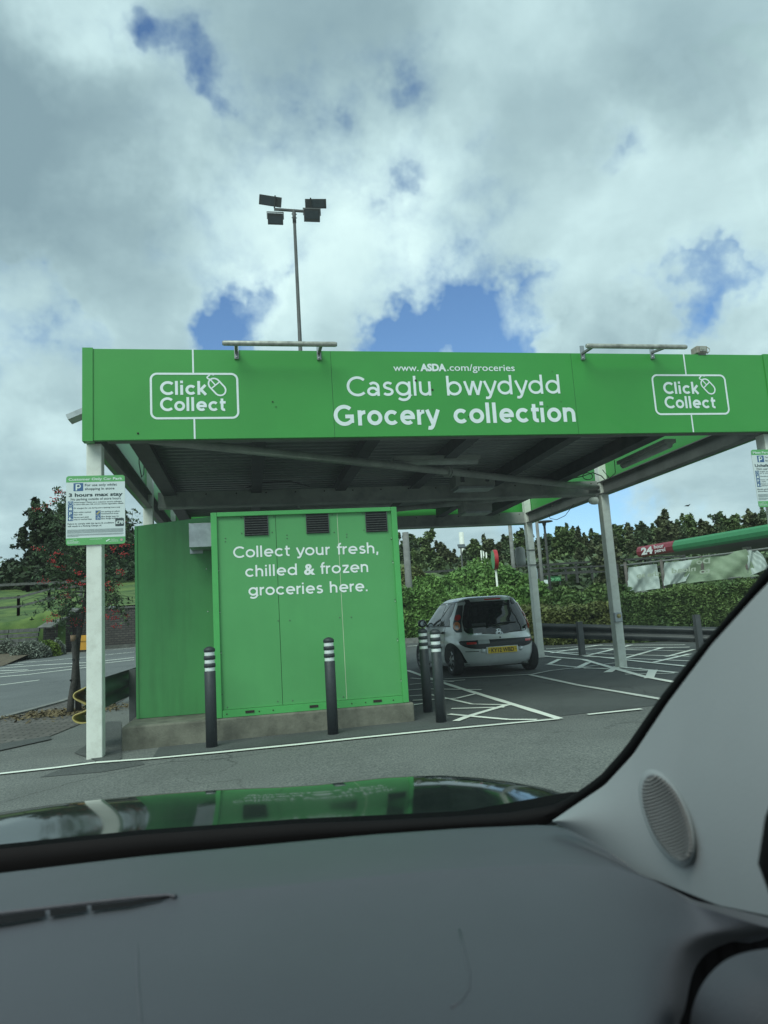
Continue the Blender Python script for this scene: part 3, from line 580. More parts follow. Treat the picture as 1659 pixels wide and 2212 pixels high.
# bracing pipes
b = MB(); p, q = (-.95, 7.5, 3.09), (5.93, 11.24, 3.12); b.tube([p, q], .052, 12); m_ = np.array(p)*.455+np.array(q)*.545; d = (np.array(q)-p)/np.linalg.norm(np.array(q)-p)
b.tube([m_-d*.035, m_-d*.01], .085, 12); b.tube([m_+d*.01, m_+d*.035], .085, 12)
b.box((5.78, 11.19, 3.07), (5.95, 11.27, 3.16)); b.build('brace_pipe', M_BEAM, cn)
b = MB(); b.tube([(-1.1, 14.55, 3.12), (5.8, 11.5, 3.12)], .05, 12); b.build('brace_pipe', M_BEAM, cn)
# posts
PW = .142
def post(x0, y0, zt, lab=None, wd=PW, dp=.15):
    b = MB(); b.box((x0, y0, H(x0, y0)-.05), (x0+wd, y0+dp, zt)); o = b.build('post', M_POST, cn); bevel(o, .008)
    if lab: o['label'] = lab
    return o
pp = G(190, 1644)
post(-1.525, 7.30, 3.0, 'near left cream post carrying the car park notice'); P2 = post(6.02, 7.27, 3.0)
post(-1.53, 11.2, 3.9); P4 = post(5.96, 11.2, 3.9, 'cream post with the small grey box on it'); post(-1.53, 14.6, 3.9); P6 = post(5.95, 14.6, 3.9)
# coil of wires under the roof
b = MB()
b.tube([(5.93, 12.2, 3.0), (5.93, 12.6, 2.85), (5.93, 13.0, 2.83), (5.93, 13.3, 2.9), (5.93, 13.35, 3.0)], .006, 6)
b.tube([(-1.30, 9.2, 3.6), (-1.31, 9.3, 3.25), (-1.31, 9.5, 3.12), (-1.31, 9.7, 3.2), (-1.30, 9.75, 3.6)], .006, 6)
b.tube([(5.55, 9.9, 3.3), (5.6, 10.0, 3.12), (5.6, 10.2, 3.08), (5.58, 10.35, 3.25)], .006, 6)
cc = np.array([5.7, 11.1, 3.3])
b.tube([cc+np.array([.09*math.cos(t), .0, .06*math.sin(t)]) for t in np.linspace(0, 11, 40)], .007, 6)
b.tube([(4.6, 11.1, 3.28), (5.2, 11.15, 3.24), (5.6, 11.1, 3.3), (5.8, 11.1, 3.36), (5.95, 11.1, 3.3), (6.05, 11.12, 3.2), (6.08, 11.1, 3.3)], .009, 6)
b.tube([(.0, 11.2, 3.27), (.25, 11.2, 3.35), (.7, 11.2, 3.36), (1.0, 11.2, 3.27)], .008, 6)
b.tube([(5.2, 7.5, 3.2), (5.3, 7.9, 3.3), (5.4, 8.3, 3.3)], .007, 6)
b.build('cable', M_BLACK, cn)

# tube lights on arms over the fascia
def sign_light(xa, ya, xb, yb, br, lab):
    A, B_ = atY(xa, ya, 6.92), atY(xb, yb, 6.92); A[2] = B_[2] = (A[2]+B_[2])/2
    root = tag(empty('sign_light', tuple((A+B_)/2)), lab, 'sign light', 'tube lights over the canopy fascia')
    b = MB(); b.tube([A-np.array([.0, 0, 0]), A+np.array([.02, 0, 0]), B_-np.array([.02, 0, 0]), B_], [.020, .027, .027, .020], 14); b.build('lamp_tube', M_LAMPTUBE, root)
    for (bx, by) in br:
        X, Zz = px(bx, by); b = MB(); b.bar((X, YF-.02, Zz+.04), (X, 6.93, A[2]-.015), .03, .022); b.build('arm', M_STEEL, root)
        b = MB(); b.box((X-.022, YF-.02, Zz-.03), (X+.022, YF-.001, Zz+.13)); b.lathe((X, YF-.021, Zz-.012), [(.0001, -.006), (.009, -.004), (.011, 0)], 8, 'y'); b.build('bracket', M_ALU, root)
sign_light(480, 740, 728, 745, ((511, 770), (689, 772)), 'weathered tube light on two arms above the left half of the fascia')
sign_light(1266, 748, 1483, 749, ((1258, 772), (1408, 770)), 'weathered tube light on two arms above the right half of the fascia')
# small floodlight on the fascia top
X, Zz = px(1518, 762); root = tag(empty('small_floodlight', (X, YF, Zz)), 'small rusty box floodlight standing on top of the fascia', 'floodlight')
b = MB(); b.box((X-.085, YF-.02, CZ1+.012), (X+.055, YF+.10, CZ1+.10)); bevel(b.build('housing', mat('rusty_cream', (.34, .31, .26), .7, dirt=.7, dirtcol=(.16, .09, .05), dscale=14), root), .01)
b = MB(); b.box((X-.05, YF-.03, CZ1+.03), (X+.03, YF-.021, CZ1+.085)); b.box((X-.03, YF-.036, CZ1+.045), (X+.0, YF-.031, CZ1+.07)); b.build('back_plate', M_LAMPTUBE, root)
b = MB(); b.tube([(X+.05, YF-.01, CZ1+.09), (X+.085, YF-.01, CZ1+.07), (X+.085, YF-.01, CZ1+.04), (X+.05, YF-.01, CZ1+.01)], .006, 6); b.box((X-.06, YF, CZ1-.01), (X+.04, YF+.05, CZ1+.012)); b.build('bracket', M_LAMPTUBE, root)
# square lamp at left end of the canopy
root = tag(empty('side_floodlight', (-1.62, 9.0, 3.6)), 'grey floodlight seen edge on beyond the left end of the fascia', 'floodlight')
b = MB(); p = atY(171, 897, 8.4); b.obox(p, (.11, 0, .05), (0, .1, 0), (-.012, 0, .028)); b.build('housing', M_ALU, root); b = MB(); b.bar(p, (CX0+.03, p[1], p[2]-.08), .03, .02); b.build('bracket', M_STEEL, root)

# fluorescent battens, boxes, camera under the roof
def batten(p, q, lab):
    root = tag(empty('batten_light', tuple((np.array(p)+q)/2)), lab, 'batten light', 'batten lights under the canopy roof')
    b = MB(); b.bar(p, q, .16, .05); b.build('housing', M_BEAM, root); b = MB(); p2 = np.array(p)-(0, 0, .045); q2 = np.array(q)-(0, 0, .045); d = (q2-p2)*.02; b.tube([p2+d, q2-d], .045, 10); b.build('diffuser', mat('diffuser', (.42, .44, .42), .35, dirt=.4), root)
batten((1.95, 9.2, 3.22), (3.15, 9.2, 3.22), 'long unlit batten light under the front bay of the canopy roof')
batten(tuple(atZ(1448, 952, 3.15)), tuple(atZ(1343, 1000, 3.15)), 'batten light along the green inner face on the right of the canopy')
batten((.9, 12.6, 3.2), (2.6, 12.6, 3.2), 'batten light in the rear bay, behind the middle cross beam')
def unit(x0, x1, Y, z0, z1, lab):
    root = tag(empty('heater_unit', ((x0+x1)/2, Y, z0)), lab, 'ceiling unit', 'box units hanging from the canopy roof')
    b = MB(); b.box((x0, Y, z0), (x1, Y+.35, z1)); bevel(b.build('casing', M_BEAM, root), .012)
    b = MB()
    for f in (.17, .80): b.box((x0+(x1-x0)*f-.03, Y-.012, z1-.11), (x0+(x1-x0)*f+.03, Y-.001, z1-.02))
    b.build('clip', M_DARK, root)
    b = MB(); b.box((x0+.03, Y-.03, z0-.04), (x1-.03, Y+.3, z0-.002)); b.build('reflector', M_ALU, root)
    b = MB(); b.box(((x0+x1)/2-.05, Y+.1, z1), ((x0+x1)/2+.05, Y+.2, 3.42)); b.build('hanger', M_STEEL, root)
p = atY(1000, 1090, 12.3); q = atY(1063, 1090, 12.3); unit(p[0], q[0], 12.3, atY(1030, 1104, 12.3)[2], atY(1030, 1076, 12.3)[2]+.06, 'grey box unit hanging behind the middle cross beam')
p = atY(985, 1045, 10.6); q = atY(1070, 1045, 10.6); unit(p[0], q[0], 10.6, atY(1030, 1050, 10.6)[2], atY(1030, 1030, 10.6)[2]+.03, 'grey box unit tucked just in front of the middle cross beam')
root = tag(empty('security_camera', (5.9, 11.2, 2.9)), 'small pale dome camera fixed under the beam by the right post', 'camera')
c = atY(1284, 1082, 11.15); b = MB(); b.lathe(c, [(.0001, -.10), (.04, -.09), (.06, -.05), (.065, 0), (.06, .05), (.0001, .06)], 14, 'x'); b.build('housing', M_POST, root); b = MB(); b.bar(c+(0.02, 0, .03), (c[0]+.1, 11.2, 3.0), .03, .03); b.build('bracket', M_STEEL, root)
# small box on the right post, cylinder light on the rear right post
c = atY(1333, 1332, 11.19); root = tag(empty('switch_box', tuple(c)), 'small grey switch box with a yellow dial on the right cream post', 'switch box')
b = MB(); b.box((c[0]-.065, 11.13, c[2]-.09), (c[0]+.065, 11.198, c[2]+.07)); bevel(b.build('box', M_ALU, root), .01); b = MB(); b.lathe((c[0]+.0, 11.128, c[2]+.01), [(.0001, -.012), (.035, -.01), (.035, 0)], 16, 'y'); b.build('dial', mat('dial', (.45, .38, .16), .5), root)
c = atY(1150, 1205, 14.55); root = tag(empty('cylinder_box', tuple(c)), 'grey rounded unit strapped to the rear right cream post', 'unit')
c2 = atY(1124, 1203, 14.55); b = MB(); b.lathe(c2-(0, 0, .20), [(.0001, 0), (.09, .02), (.11, .08), (.11, .34), (.08, .40), (.0001, .42)], 16); b.build('casing', M_BEAM, root)
b = MB()
for dz_ in (-.18, .14): b.tube([(5.93, 14.585, c2[2]+dz_), (6.12, 14.585, c2[2]+dz_)], .010, 6); b.tube([(c2[0], 14.5, c2[2]+dz_), (5.95, 14.58, c2[2]+dz_)], .008, 6)
b.build('strap', M_DARK, root)

# ================================================================ plinth, kiosk and rear cabin
YP = 7.60
pl, pr = atY(263, 1628, YP), atY(897, 1562, YP); ptop = .5*(atY(263, 1569, YP)[2]+atY(895, 1519, YP)[2]); 
b = MB(); b.box((pl[0], YP, -.15), (pr[0], 12.4, ptop)); pn = b.build('concrete_plinth', M_CONC); bevel(pn, .018, 2); tag(pn, 'low stained concrete plinth under the green cabins', 'plinth')
YK = YP+.012
kbl, kbr, ktl, ktr = atY(470, 1551, YK), atY(883, 1513, YK), atY(453, 1106, YK), atY(857, 1096, YK)
KX0, KX1 = (kbl[0]+ktl[0])/2-.005, (kbr[0]+ktr[0])/2; KZ0, KZ1 = ptop+.004, (ktl[2]+ktr[2])/2
ki = tag(empty('green_kiosk', ((KX0+KX1)/2, YK, KZ0)), 'tall green cabin asking people to collect fresh, chilled and frozen groceries', 'kiosk')
YD = YK+.035; fK = lambda x, z, off: (x, YD-off, z)
kx = lambda x, y: px(x, y, YD)
s1, s2 = kx(602, 1300)[0], kx(738, 1300)[0]
b = MB(); b.box((KX0+.05, YD, KZ0+.075), (s1-.002, YD+.04, KZ1-.04)); b.box((s1+.003, YD, KZ0+.075), (s2-.003, YD+.04, KZ1-.04)); b.box((s2+.003, YD, KZ0+.075), (KX1-.05, YD+.04, KZ1-.04)); fr = b.build('front_panel', M_KIOSK, ki)
b = MB(); b.box((s1-.002, YD+.012, KZ0+.08), (s1+.003, YD+.038, KZ1-.05)); b.build('seam', M_SEAM, fr)
b = MB(); b.box((s2-.003, YD+.001, KZ0+.08), (s2+.003, YD+.038, KZ1-.05)); b.build('seam', M_SEAML, fr)
b = MB(); b.box((KX0, YK, KZ0), (KX0+.062, YK+.12, KZ1)); b.box((KX1-.062, YK, KZ0), (KX1, YK+.12, KZ1)); b.box((KX0+.064, YK, KZ1-.045), (KX1-.064, YK+.12, KZ1)); bevel(b.build('frame', M_KTRIM, ki), .004)
b = MB(); b.box((KX0+.064, YK+.01, KZ0), (KX1-.064, YK+.12, KZ0+.072)); sill = b.build('sill', M_KTRIM, ki)
b = MB()
for xx in (640, 870, 1050-20): pass
for xx, yy in ((540, 1541), (678, 1532), (815, 1519)):
    q = kx(xx, yy); b.box((q[0]-.045, YK+.004, KZ0+.028), (q[0]+.045, YK+.0095, KZ0+.052))
for xx in (490, 560, 590, 720, 760, 790, 850): q = kx(xx, 1535); b.lathe((q[0], YK+.009, KZ0+.035), [(.0001, -.004), (.007, -.003), (.007, 0)], 7, 'y')
b.build('lifting_slot', M_HOLE, sill)
b = MB(); b.box((KX0, YK+.122, KZ0), (KX1, 9.6, KZ1-.01)); b.build('body', M_KTRIM, ki)
for (xa, xb, ya, yb) in ((528, 579, 1111, 1156), (661, 710, 1108, 1151), (789, 836, 1104, 1148)):
    A, B_ = kx(xa, ya), kx(xb, yb); g_ = MB(); g_.box((A[0], YD-.004, B_[1]), (B_[0], YD-.0005, A[1])); v_ = g_.build('vent', M_BLACK, ki); g_ = MB(); n_ = 9
    for k in range(n_):
        zz = B_[1]+(A[1]-B_[1])*(k+.4)/n_; g_.add([(A[0]+.004, YD-.006, zz+.010), (B_[0]-.004, YD-.006, zz+.010), (B_[0]-.004, YD-.024, zz-.004), (A[0]+.004, YD-.024, zz-.004)], [(0, 1, 2, 3)])
    g_.box((A[0]-.006, YD-.02, B_[1]), (A[0], YD, A[1])); g_.box((B_[0], YD-.02, B_[1]), (B_[0]+.006, YD, A[1])); g_.build('louvre', M_LOUV, v_)
items = [('Collect', 504, 1205.5, 626, 1201, .118), ('your', 640, 1200.5, 713, 1198.5, .118), ('fresh,', 728, 1198, 817, 1195, .118), ('chilled', 530, 1246.5, 643, 1242, .118), ('frozen', 692, 1240, 797, 1235.5, .118), ('groceries', 537, 1287, 698, 1281.5, .118), ('here.', 713, 1280.5, 794, 1277, .118)]
lettering('lettering', items, .145, M_VINYLB, fr, YD, fK)
mb = MB(); q_ = px(657, 1241.5, YD); ftext(mb, '&', fK, q_[0], q_[1], .160, bold=.030, width=px(681, 1241, YD)[0]-q_[0]); mb.build('lettering', M_VINYLB, fr, recalc=False)
b = MB()
for (x, y) in ((466, 1155), (471, 1230), (474, 1320), (477, 1408), (480, 1500), (491, 1528), (845, 1165), (848, 1212), (853, 1295), (858, 1380), (866, 1468), (487, 1163), (487, 1170), (620, 1156), (620, 1163), (600, 1515), (632, 1513), (742, 1505), (600, 1528), (632, 1526), (780, 1510), (592, 1117), (655, 1115), (718, 1112), (722, 1150), (784, 1110), (786, 1145), (521, 1118), (522, 1152), (588, 1150), (601, 1341), (626, 1340), (734, 1334), (759, 1333), (749, 1154), (749, 1160)):
    q = kx(x, y); b.lathe((q[0], YD-.001, q[1]), [(.0001, -.005), (.005, -.004), (.007, 0)], 7, 'y')
b.build('rivet', mat('dark_rivet', (.10, .14, .10), .4, metal=.3), fr)
b = MB()
for (x, y) in ((466, 1155), (471, 1232), (474, 1322), (477, 1410), (491, 1538), (845, 1162), (853, 1298), (858, 1383), (866, 1470), (848, 1215)): q = kx(x, y); b.lathe((q[0]+.004, YD-.003, q[1]-.004), [(.0001, -.006), (.005, -.004), (.006, 0)], 7, 'y')
b.build('rivet', M_RIVET, fr)
# rear cabin with sloping roof edge
YC = 8.2; cl_, ct_, cr_ = atY(297, 1544, YC), atY(291, 1137, YC), atY(452, 1116, YC); XC0 = (cl_[0]+ct_[0])/2; XC1 = .95
zr = lambda x: ct_[2]+(cr_[2]-ct_[2])*(x-ct_[0])/(cr_[0]-ct_[0])
ca = tag(empty('storage_cabin', (0, YC, ptop)), 'plain green storage cabin with sloping roof edge, behind the left side of the kiosk', 'cabin')
b = MB(); z0_ = ptop+.004; b.prism([(XC0, YC, z0_), (-.2, YC, z0_), (-.2, YC, zr(-.2)), (XC0, YC, zr(XC0))], (0, 3.6, 0)); b.build('body', M_CABIN, ca)
b = MB(); b.box((XC0-.006, YC-.008, z0_), (XC0+.02, YC-.001, zr(XC0))); b.build('edge_trim', M_CABIN, ca)
b = MB(); p = atY(431, 1163, 7.95); dz_ = .135
du = tag(empty('metal_duct', (KX0-.2, 8.0, p[2])), 'grey sheet metal duct joining the kiosk to the cabin behind it', 'duct')
q0, q1 = atY(413, 1140, YC-.03), atY(413, 1190, YC-.03)
b.box((q0[0], YC-.37, q1[2]+.0), (KX0-.003, YC-.012, q0[2]-.0)); bevel(b.build('casing', M_ALU, du), .004)
b = MB(); b.box((q0[0]-.02, YC-.011, q1[2]-.03), (KX0-.12, YC-.001, q0[2]+.04)); b.build('flange', M_ALU, du)
b = MB()
for (x, y) in ((422, 1228), (424, 1341)): pass
for (x, y) in ((446, 1229), (449, 1321), (451, 1409)): q = atY(x, y, YC); b.lathe((q[0], YC-.001, q[2]), [(.0001, -.006), (.007, -.004), (.007, 0)], 7, 'y')
b.build('rivet', M_RIVET, ca)

# ================================================================ bollards
def bollard(x, y, lab, first=None):
    if first is not None: r = copy_tree(first); r.location = (x, y, H(x, y)); r['label'] = lab; return r
    r = empty('bollard', (x, y, H(x, y)), local=True); tag(r, lab, 'bollard', 'dark bollards with white reflective bands'); rad = .0535
    b = MB(); b.lathe((0, 0, 0), [(.0001, -.02), (rad, -.02), (rad, .705), (rad-.006, .710)], 28); b.build('lower_shaft', M_BOL, r)
    b = MB(); b.lathe((0, 0, 0), [(rad-.007, .69), (rad-.007, .895)], 28); b.build('core', M_BOL, r)
    for z in (.712, .785, .858): b = MB(); b.lathe((0, 0, 0), [(rad-.006, z-.002), (rad-.0055, z), (rad-.0055, z+.030), (rad-.006, z+.032)], 28); b.build('reflective_band', M_REFL, r)
    for z in (.744, .817): b = MB(); b.lathe((0, 0, 0), [(rad-.006, z), (rad+.0015, z+.003), (rad+.0015, z+.036), (rad-.006, z+.039)], 28); b.build('collar', M_BOL, r)
    b = MB(); b.lathe((0, 0, 0), [(rad-.006, .890), (rad+.001, .893), (rad+.001, .918), (rad-.012, .930), (.02, .942), (.0001, .944)], 28); b.build('cap', M_BOL, r)
    return r
bp = [G(457, 1616), G(721, 1588), G(927, 1540), G(956, 1562)]
b0 = bollard(bp[0][0], bp[0][1]+.05, 'dark bollard in front of the left edge of the kiosk')
bollard(bp[1][0], bp[1][1]+.05, 'dark bollard in front of the middle of the kiosk', b0)
bollard(bp[2][0], bp[2][1]+.05, 'dark bollard by the parked car, the farther of the pair', b0)
bollard(bp[3][0], bp[3][1]+.05, 'dark bollard right of the kiosk, the nearer of the pair', b0)

# ================================================================ parking notices
def notice(c0, sx, header, lines, lab):
    """c0: lower left corner, size sx wide; unit = sx/1245"""
    un = sx/1245.; hgt = 1560*un; Y = c0[1]; fn = lambda x, z, off: (c0[0]+x*un, Y-off, c0[2]+hgt-z*un if False else c0[2]+(1560-z)*un)
    r = tag(empty('parking_notice', tuple(c0)), lab, 'sign', 'car park notices on the canopy posts')
    def rr_(x0, y0, x1, y1, rad, off, n=6):
        P = []
        for (cx, cy, a0) in ((x1-rad, y0+rad, -90), (x1-rad, y1-rad, 0), (x0+rad, y1-rad, 90), (x0+rad, y0+rad, 180)): P += [(cx+rad*math.cos(R_(a0+90*i/n)), cy+rad*math.sin(R_(a0+90*i/n))) for i in range(n+1)]
        return [fn(a, b_, off) for a, b_ in P]
    def fill(poly, name, m, par):
        q = MB(); q.add(poly, [tuple(range(len(poly)))]); return q.build(name, m, par, recalc=False)
    b = MB(); P = rr_(0, 0, 1245, 1560, 60, 0); b.prism(P, (0, .006, 0)); pan = b.build('panel', mat('sign_white', (.68, .74, .74), .35, var=.02), r)
    gm_ = mat('sign_green', (.13, .42, .14), .4, var=.03); bl = mat('sign_blue', (.045, .12, .27), .4, var=.03); dk = mat('sign_dark', (.045, .065, .07), .5); tx = mat('sign_text', (.03, .05, .055), .38)
    top = [p for p in rr_(0, 0, 1245, 1560, 60, .0008)]; n = 7
    hd = top[21:28]+top[0:7]; fill([*hd, fn(1245, 145, .0008), fn(0, 145, .0008)], 'header_band', gm_, pan)
    ft_ = top[7:21]; fill([*ft_, fn(0, 1400, .0008), fn(1245, 1400, .0008)], 'footer_band', gm_, pan)
    wt = MB(); ftext(wt, header, fn_ := (lambda x, z, off: fn(x, -z, off)), 50, -105, 78, bold=.025, off=.0016, width=1145 if len(header) > 10 else None)
    q = MB()
    for (x0, y0, x1, y1) in ((155, 165, 358, 345), (40, 575, 150, 680), (40, 688, 150, 790), (40, 797, 150, 900), (40, 908, 150, 1012), (618, 797, 725, 895), (618, 905, 725, 1005)): q.add([fn(x0, y0, .0012), fn(x1, y0, .0012), fn(x1, y1, .0012), fn(x0, y1, .0012)], [(0, 1, 2, 3)])
    q.build('pictogram', bl, pan, recalc=False)
    def P_(x, y, s): 
        ribbon(wt, [(x, y+s), (x, y)], .22*s, fn, .0018); ribbon(wt, [(x, y+.1*s)]+arc(x+.32*s, y+.33*s, .25*s, .24*s, -90, 90)+[(x, y+.57*s)], .2*s, fn, .0019)
    P_(215, 190, 140); P_(75, 815, 70)
    ribbon(wt, arc(95, 628, 40, 42, 0, 360, 20), 8, fn, .0018); ribbon(wt, [(95, 600), (95, 630), (115, 630)], 7, fn, .0018)
    ribbon(wt, [(60, 760), (130, 760)], 22, fn, .0018); ribbon(wt, [(70, 735), (120, 735)], 20, fn, .0019); ribbon(wt, arc(100, 740, 30, 34, 180, 340), 8, fn, .002)
    ribbon(wt, [(80, 930), (80, 995)], 26, fn, .0018); ribbon(wt, [(50, 965), (80, 945), (110, 965)], 10, fn, .0019); ribbon(wt, [(128, 965), (128, 1000)], 14, fn, .0018)
    ribbon(wt, [(675, 925), (675, 960), (700, 960), (712, 985)], 8, fn, .0018); ribbon(wt, arc(672, 965, 24, 24, 60, 300), 8, fn, .0019); wt.build('white_lettering', mat('sign_letter_white', (.72, .80, .77), .4), pan, recalc=False)
    yl = MB(); ribbon(yl, [(635, 875), (700, 812)], 12, fn, .0018); ribbon(yl, [(650, 885), (715, 822)], 12, fn, .0018); yl.build('yellow_stripe', mat('sign_yellow', (.55, .45, .12), .5), pan, recalc=False)
    t = MB(); 
    for (s, x, z, size, bo, wd) in lines: ftext(t, s, fn_, x, -z, size, bold=bo*.55, off=.0016, width=wd)
    ribbon(t, arc(258, 232, 24, 22, 0, 360, 16), 7, fn, .0022); ribbon(t, [(240, 232), (276, 232)], 5, fn, .0022)
    t.build('lettering', tx, pan, recalc=False)
    q = MB(); q.add(rr_(1035, 970+15, 1220, 1165, 18, .0012), [tuple(range(28))]); q.build('charge_box', dk, pan, recalc=False)
    q = MB(); ftext(q, '£70', fn_, 1042, -1110, 96, bold=.05, off=.0022, width=168); q.build('charge_lettering', mat('sign_letter_white', (.72, .80, .77), .4), pan, recalc=False)
    sm = MB(); rs = random.Random(3)
    for k in range(9): 
        y = 1212+k*10; ribbon(sm, [(25, y), (1215-(20 if k == 8 else rs.random()*18), y)], 3.6, fn, .0016)
    for k in range(6):
        y = 1316+k*10; ribbon(sm, [(25, y), ((1210 if k < 4 else 260) if k != 3 else 1180, y)], 3.6, fn, .0016)
    sm.build('small_print', mat('small_print', (.22, .27, .27), .6), pan, recalc=False)
    fm = MB()
    for (x, y, L) in ((25, 1455, 140), (25, 1478, 250), (25, 1496, 230), (25, 1514, 270), (490, 1437, 270), (940, 1452, 90), (940, 1475, 150), (895, 1500, 200)): ribbon(fm, [(x, y), (x+L, y)], 6, fn, .0016)
    ribbon(fm, [(838, 1495), (915, 1450)], 22, fn, .0018); ribbon(fm, bez((90, 1450), (150, 1440), (210, 1400), (225, 1450)), 5, fn, .0018); fm.build('footer_lettering', mat('sign_letter_white', (.72, .80, .77), .4), pan, recalc=False)
    q = MB(); q.add([fn(1165+42*math.cos(R_(a)), 1472+42*math.sin(R_(a)), .0016) for a in range(0, 360, 20)], [tuple(range(18))]); q.build('seal', mat('seal_blue', (.10, .22, .26), .5), pan, recalc=False)
    q = MB(); q.add([fn(1165+30*math.cos(R_(a)), 1472+30*math.sin(R_(a)), .0022) for a in range(0, 360, 20)], [tuple(range(18))]); q.build('seal_centre', mat('seal_pale', (.5, .42, .28), .5), pan, recalc=False)
    return r
eng = [('For use only whilst', 395, 238, 76, .02, 678), ('shopping in store', 395, 325, 76, .02, 625), ('3 hours max stay', 55, 470, 108, .06, 1140), ('No parking outside of store hours', 98, 555, 76, .015, 1055),
       ('Need longer? Please see a customer service colleague', 165, 615, 42, .02, 1010), ('in store with your full, correct vehicle registration details', 165, 660, 42, .02, 1045), ('EV chargers for use during store opening hours only', 165, 745, 42, .02, 975),
       ('Park within marked', 165, 838, 42, .02, 357), ('bays only', 165, 888, 42, .02, 180), ('Parent and child', 165, 950, 42, .02, 305), ('only in marked bays', 165, 996, 42, .02, 375), ('No parking on yellow', 742, 838, 42, .02, 390), ('lines/hatched areas', 742, 884, 42, .02, 360),
       ('Blue Badge bays for', 742, 950, 42, .02, 375), ('Blue Badge holders only', 742, 996, 42, .02, 455), ('Failure to comply with the terms & conditions', 35, 1095, 48, .02, 970), ('will result in a Parking Charge of:', 35, 1148, 48, .02, 710)]
wel = [('I’w ddefnyddio yn unig', 395, 238, 70, .02, 700), ('by siopa yn y siop', 395, 325, 70, .02, 600), ('Uchafswm 3 awr', 55, 470, 104, .05, 1050), ('Dim parcio tu allan i oriau', 98, 555, 76, .015, 1055),
       ('Angen mwy o amser? Siaradwch', 165, 615, 42, .02, 900), ('yn y siop gyda manylion', 165, 660, 42, .02, 800), ('Gwefrwyr cerbydau trydan', 165, 745, 42, .02, 800),
       ('Parcio o fewn', 165, 838, 42, .02, 300), ('y baeau', 165, 888, 42, .02, 150), ('Rhiant a', 165, 950, 42, .02, 200), ('plentyn', 165, 996, 42, .02, 200), ('Bydd peidio â chydymffurfio', 35, 1095, 48, .02, 900), ('amodau', 35, 1148, 48, .02, 300)]
YS = 7.285; a_, b_ = atY(143, 1178, YS), atY(269.5, 1175, YS); wS = atY(269, 1014, YS)[0]-atY(140.5, 1016, YS)[0]; wS = (wS+(b_-a_)[0])/2
notice((a_[0]-.003, YS, a_[2]-.004), wS, 'Customer Only Car Park', eng, 'white and green Customer Only Car Park notice on the near left post')
a2 = atY(1642, 1092, 7.25); notice((a2[0]-.02, 7.25, a2[2]-.02), wS, 'Maes Parcio Cwsmeriaid', wel, 'Welsh car park notice cut off by the right edge of the photo')
# dark pole stub under that notice is the post below; keep the post itself behind it

# ================================================================ floodlight mast
YMast = 20.; pt, pb_ = atY(634, 455, YMast), atY(650, 757, YMast); mx_ = (pt[0]+pb_[0])/2; mz = pt[2]
ms = tag(empty('floodlight_mast', (mx_, YMast, H(mx_, YMast))), 'tall steel mast carrying four dark floodlights, behind the canopy', 'floodlight mast')
b = MB(); b.tube([(mx_, YMast, H(mx_, YMast)-.1), (mx_, YMast, mz-.35)], [.085, .045], 14); b.build('mast', M_GALV, ms)
b = MB(); b.tube([(mx_, YMast, mz-.40), (mx_, YMast, mz+.02)], .055, 12)
for dz_ in (-.25, -.13): b.bar((mx_-.08, YMast-.03, mz+dz_), (mx_+.08, YMast-.03, mz+dz_), .02, .02)
b.build('collar', M_GALV, ms)
qa, qb = atY(592, 452, YMast), atY(664, 457, YMast)
b = MB(); b.bar(qa, qb, .06, .06); b.build('crossarm', M_GALV, ms)
def flood(cx, cy, w_px, h_px, roll, faceback, glass_low):
    c = atY(cx, cy, YMast-.05); k = YMast/FPX*1.02; W, Hh = w_px*k/2, h_px*k/2
    ax = RT*math.cos(R_(roll))+UP*math.sin(R_(roll)); n = -FW*.86-np.array([0, 0, 1])*.5; n = n-ax*(n@ax); n /= np.linalg.norm(n); ay = np.cross(n, ax); 
    if ay[2] < 0: ay = -ay
    b = MB(); b.obox(c, ax*W, ay*Hh, n*.05); b.obox(c-n*.085+ay*Hh*.1, ax*W*.7, ay*Hh*.5, n*.035); h_ = b.build('floodlight_head', M_GALV, ms)
    b = MB(); g = c+n*.053+(ay*Hh*.12*(-1 if glass_low else 1) if not faceback else ax*W*faceback*.22); b.obox(g, ax*W*(.85 if not faceback else .62), ay*Hh*(.62 if not faceback else .8), n*.003); b.build('glass', M_GLASSD, h_)
    b = MB()
    if faceback: p_ = c-ax*W*faceback*.45+n*.07; b.obox(p_, ax*.02, ay*(Hh+.04), n*.012)
    else:
        for s_ in (-1, 1): b.bar(c+ax*s_*(W+.02), c+ax*s_*(W+.02)+np.array([0, 0, .22]), .02, .04)
        b.bar(c-ax*(W+.03)+np.array([0, 0, .22]), c+ax*(W+.03)+np.array([0, 0, .22]), .03, .02)
    b.build('yoke', M_GALV, h_)
flood(584, 434, 50, 21, -9, -1, 0); flood(682, 440, 48, 20, 0, 1, 0); flood(595, 473, 34, 24, -2, 0, 1); flood(674, 465, 36, 28, -2, 0, 0)

# ================================================================ guard rails
def wprofile(): return [(-.155, 0), (-.115, .045), (-.075, .07), (-.035, .02), (0, 0.0), (.035, .02), (.075, .07), (.115, .045), (.155, 0)]
def wrail(mb, P, face=1, flare=None):
    """P: list of (x, y, z centre)"""
    rows = []
    for i, p in enumerate(P):
        d = np.array(P[min(i+1, len(P)-1)])-np.array(P[max(i-1, 0)]); n = np.array([d[1], -d[0], 0]); n = n/np.linalg.norm(n)*face; k = flare[i] if flare else 1
        rows.append([np.array(p)+n*o*k+np.array([0, 0, z*k]) for z, o in wprofile()])
    mb.grid(rows, True); rows2 = [[q - np.array([0, 0, 0.0])+(-1)*face*.004*np.array([1, 0, 0]) for q in r] for r in rows]; mb.grid(rows2, True)
rA = atY(229, 1495, 8.15); rB = atY(295, 1458, 9.65); dr = (rB-rA)/(rB[1]-rA[1]); zt = rA[2]; 
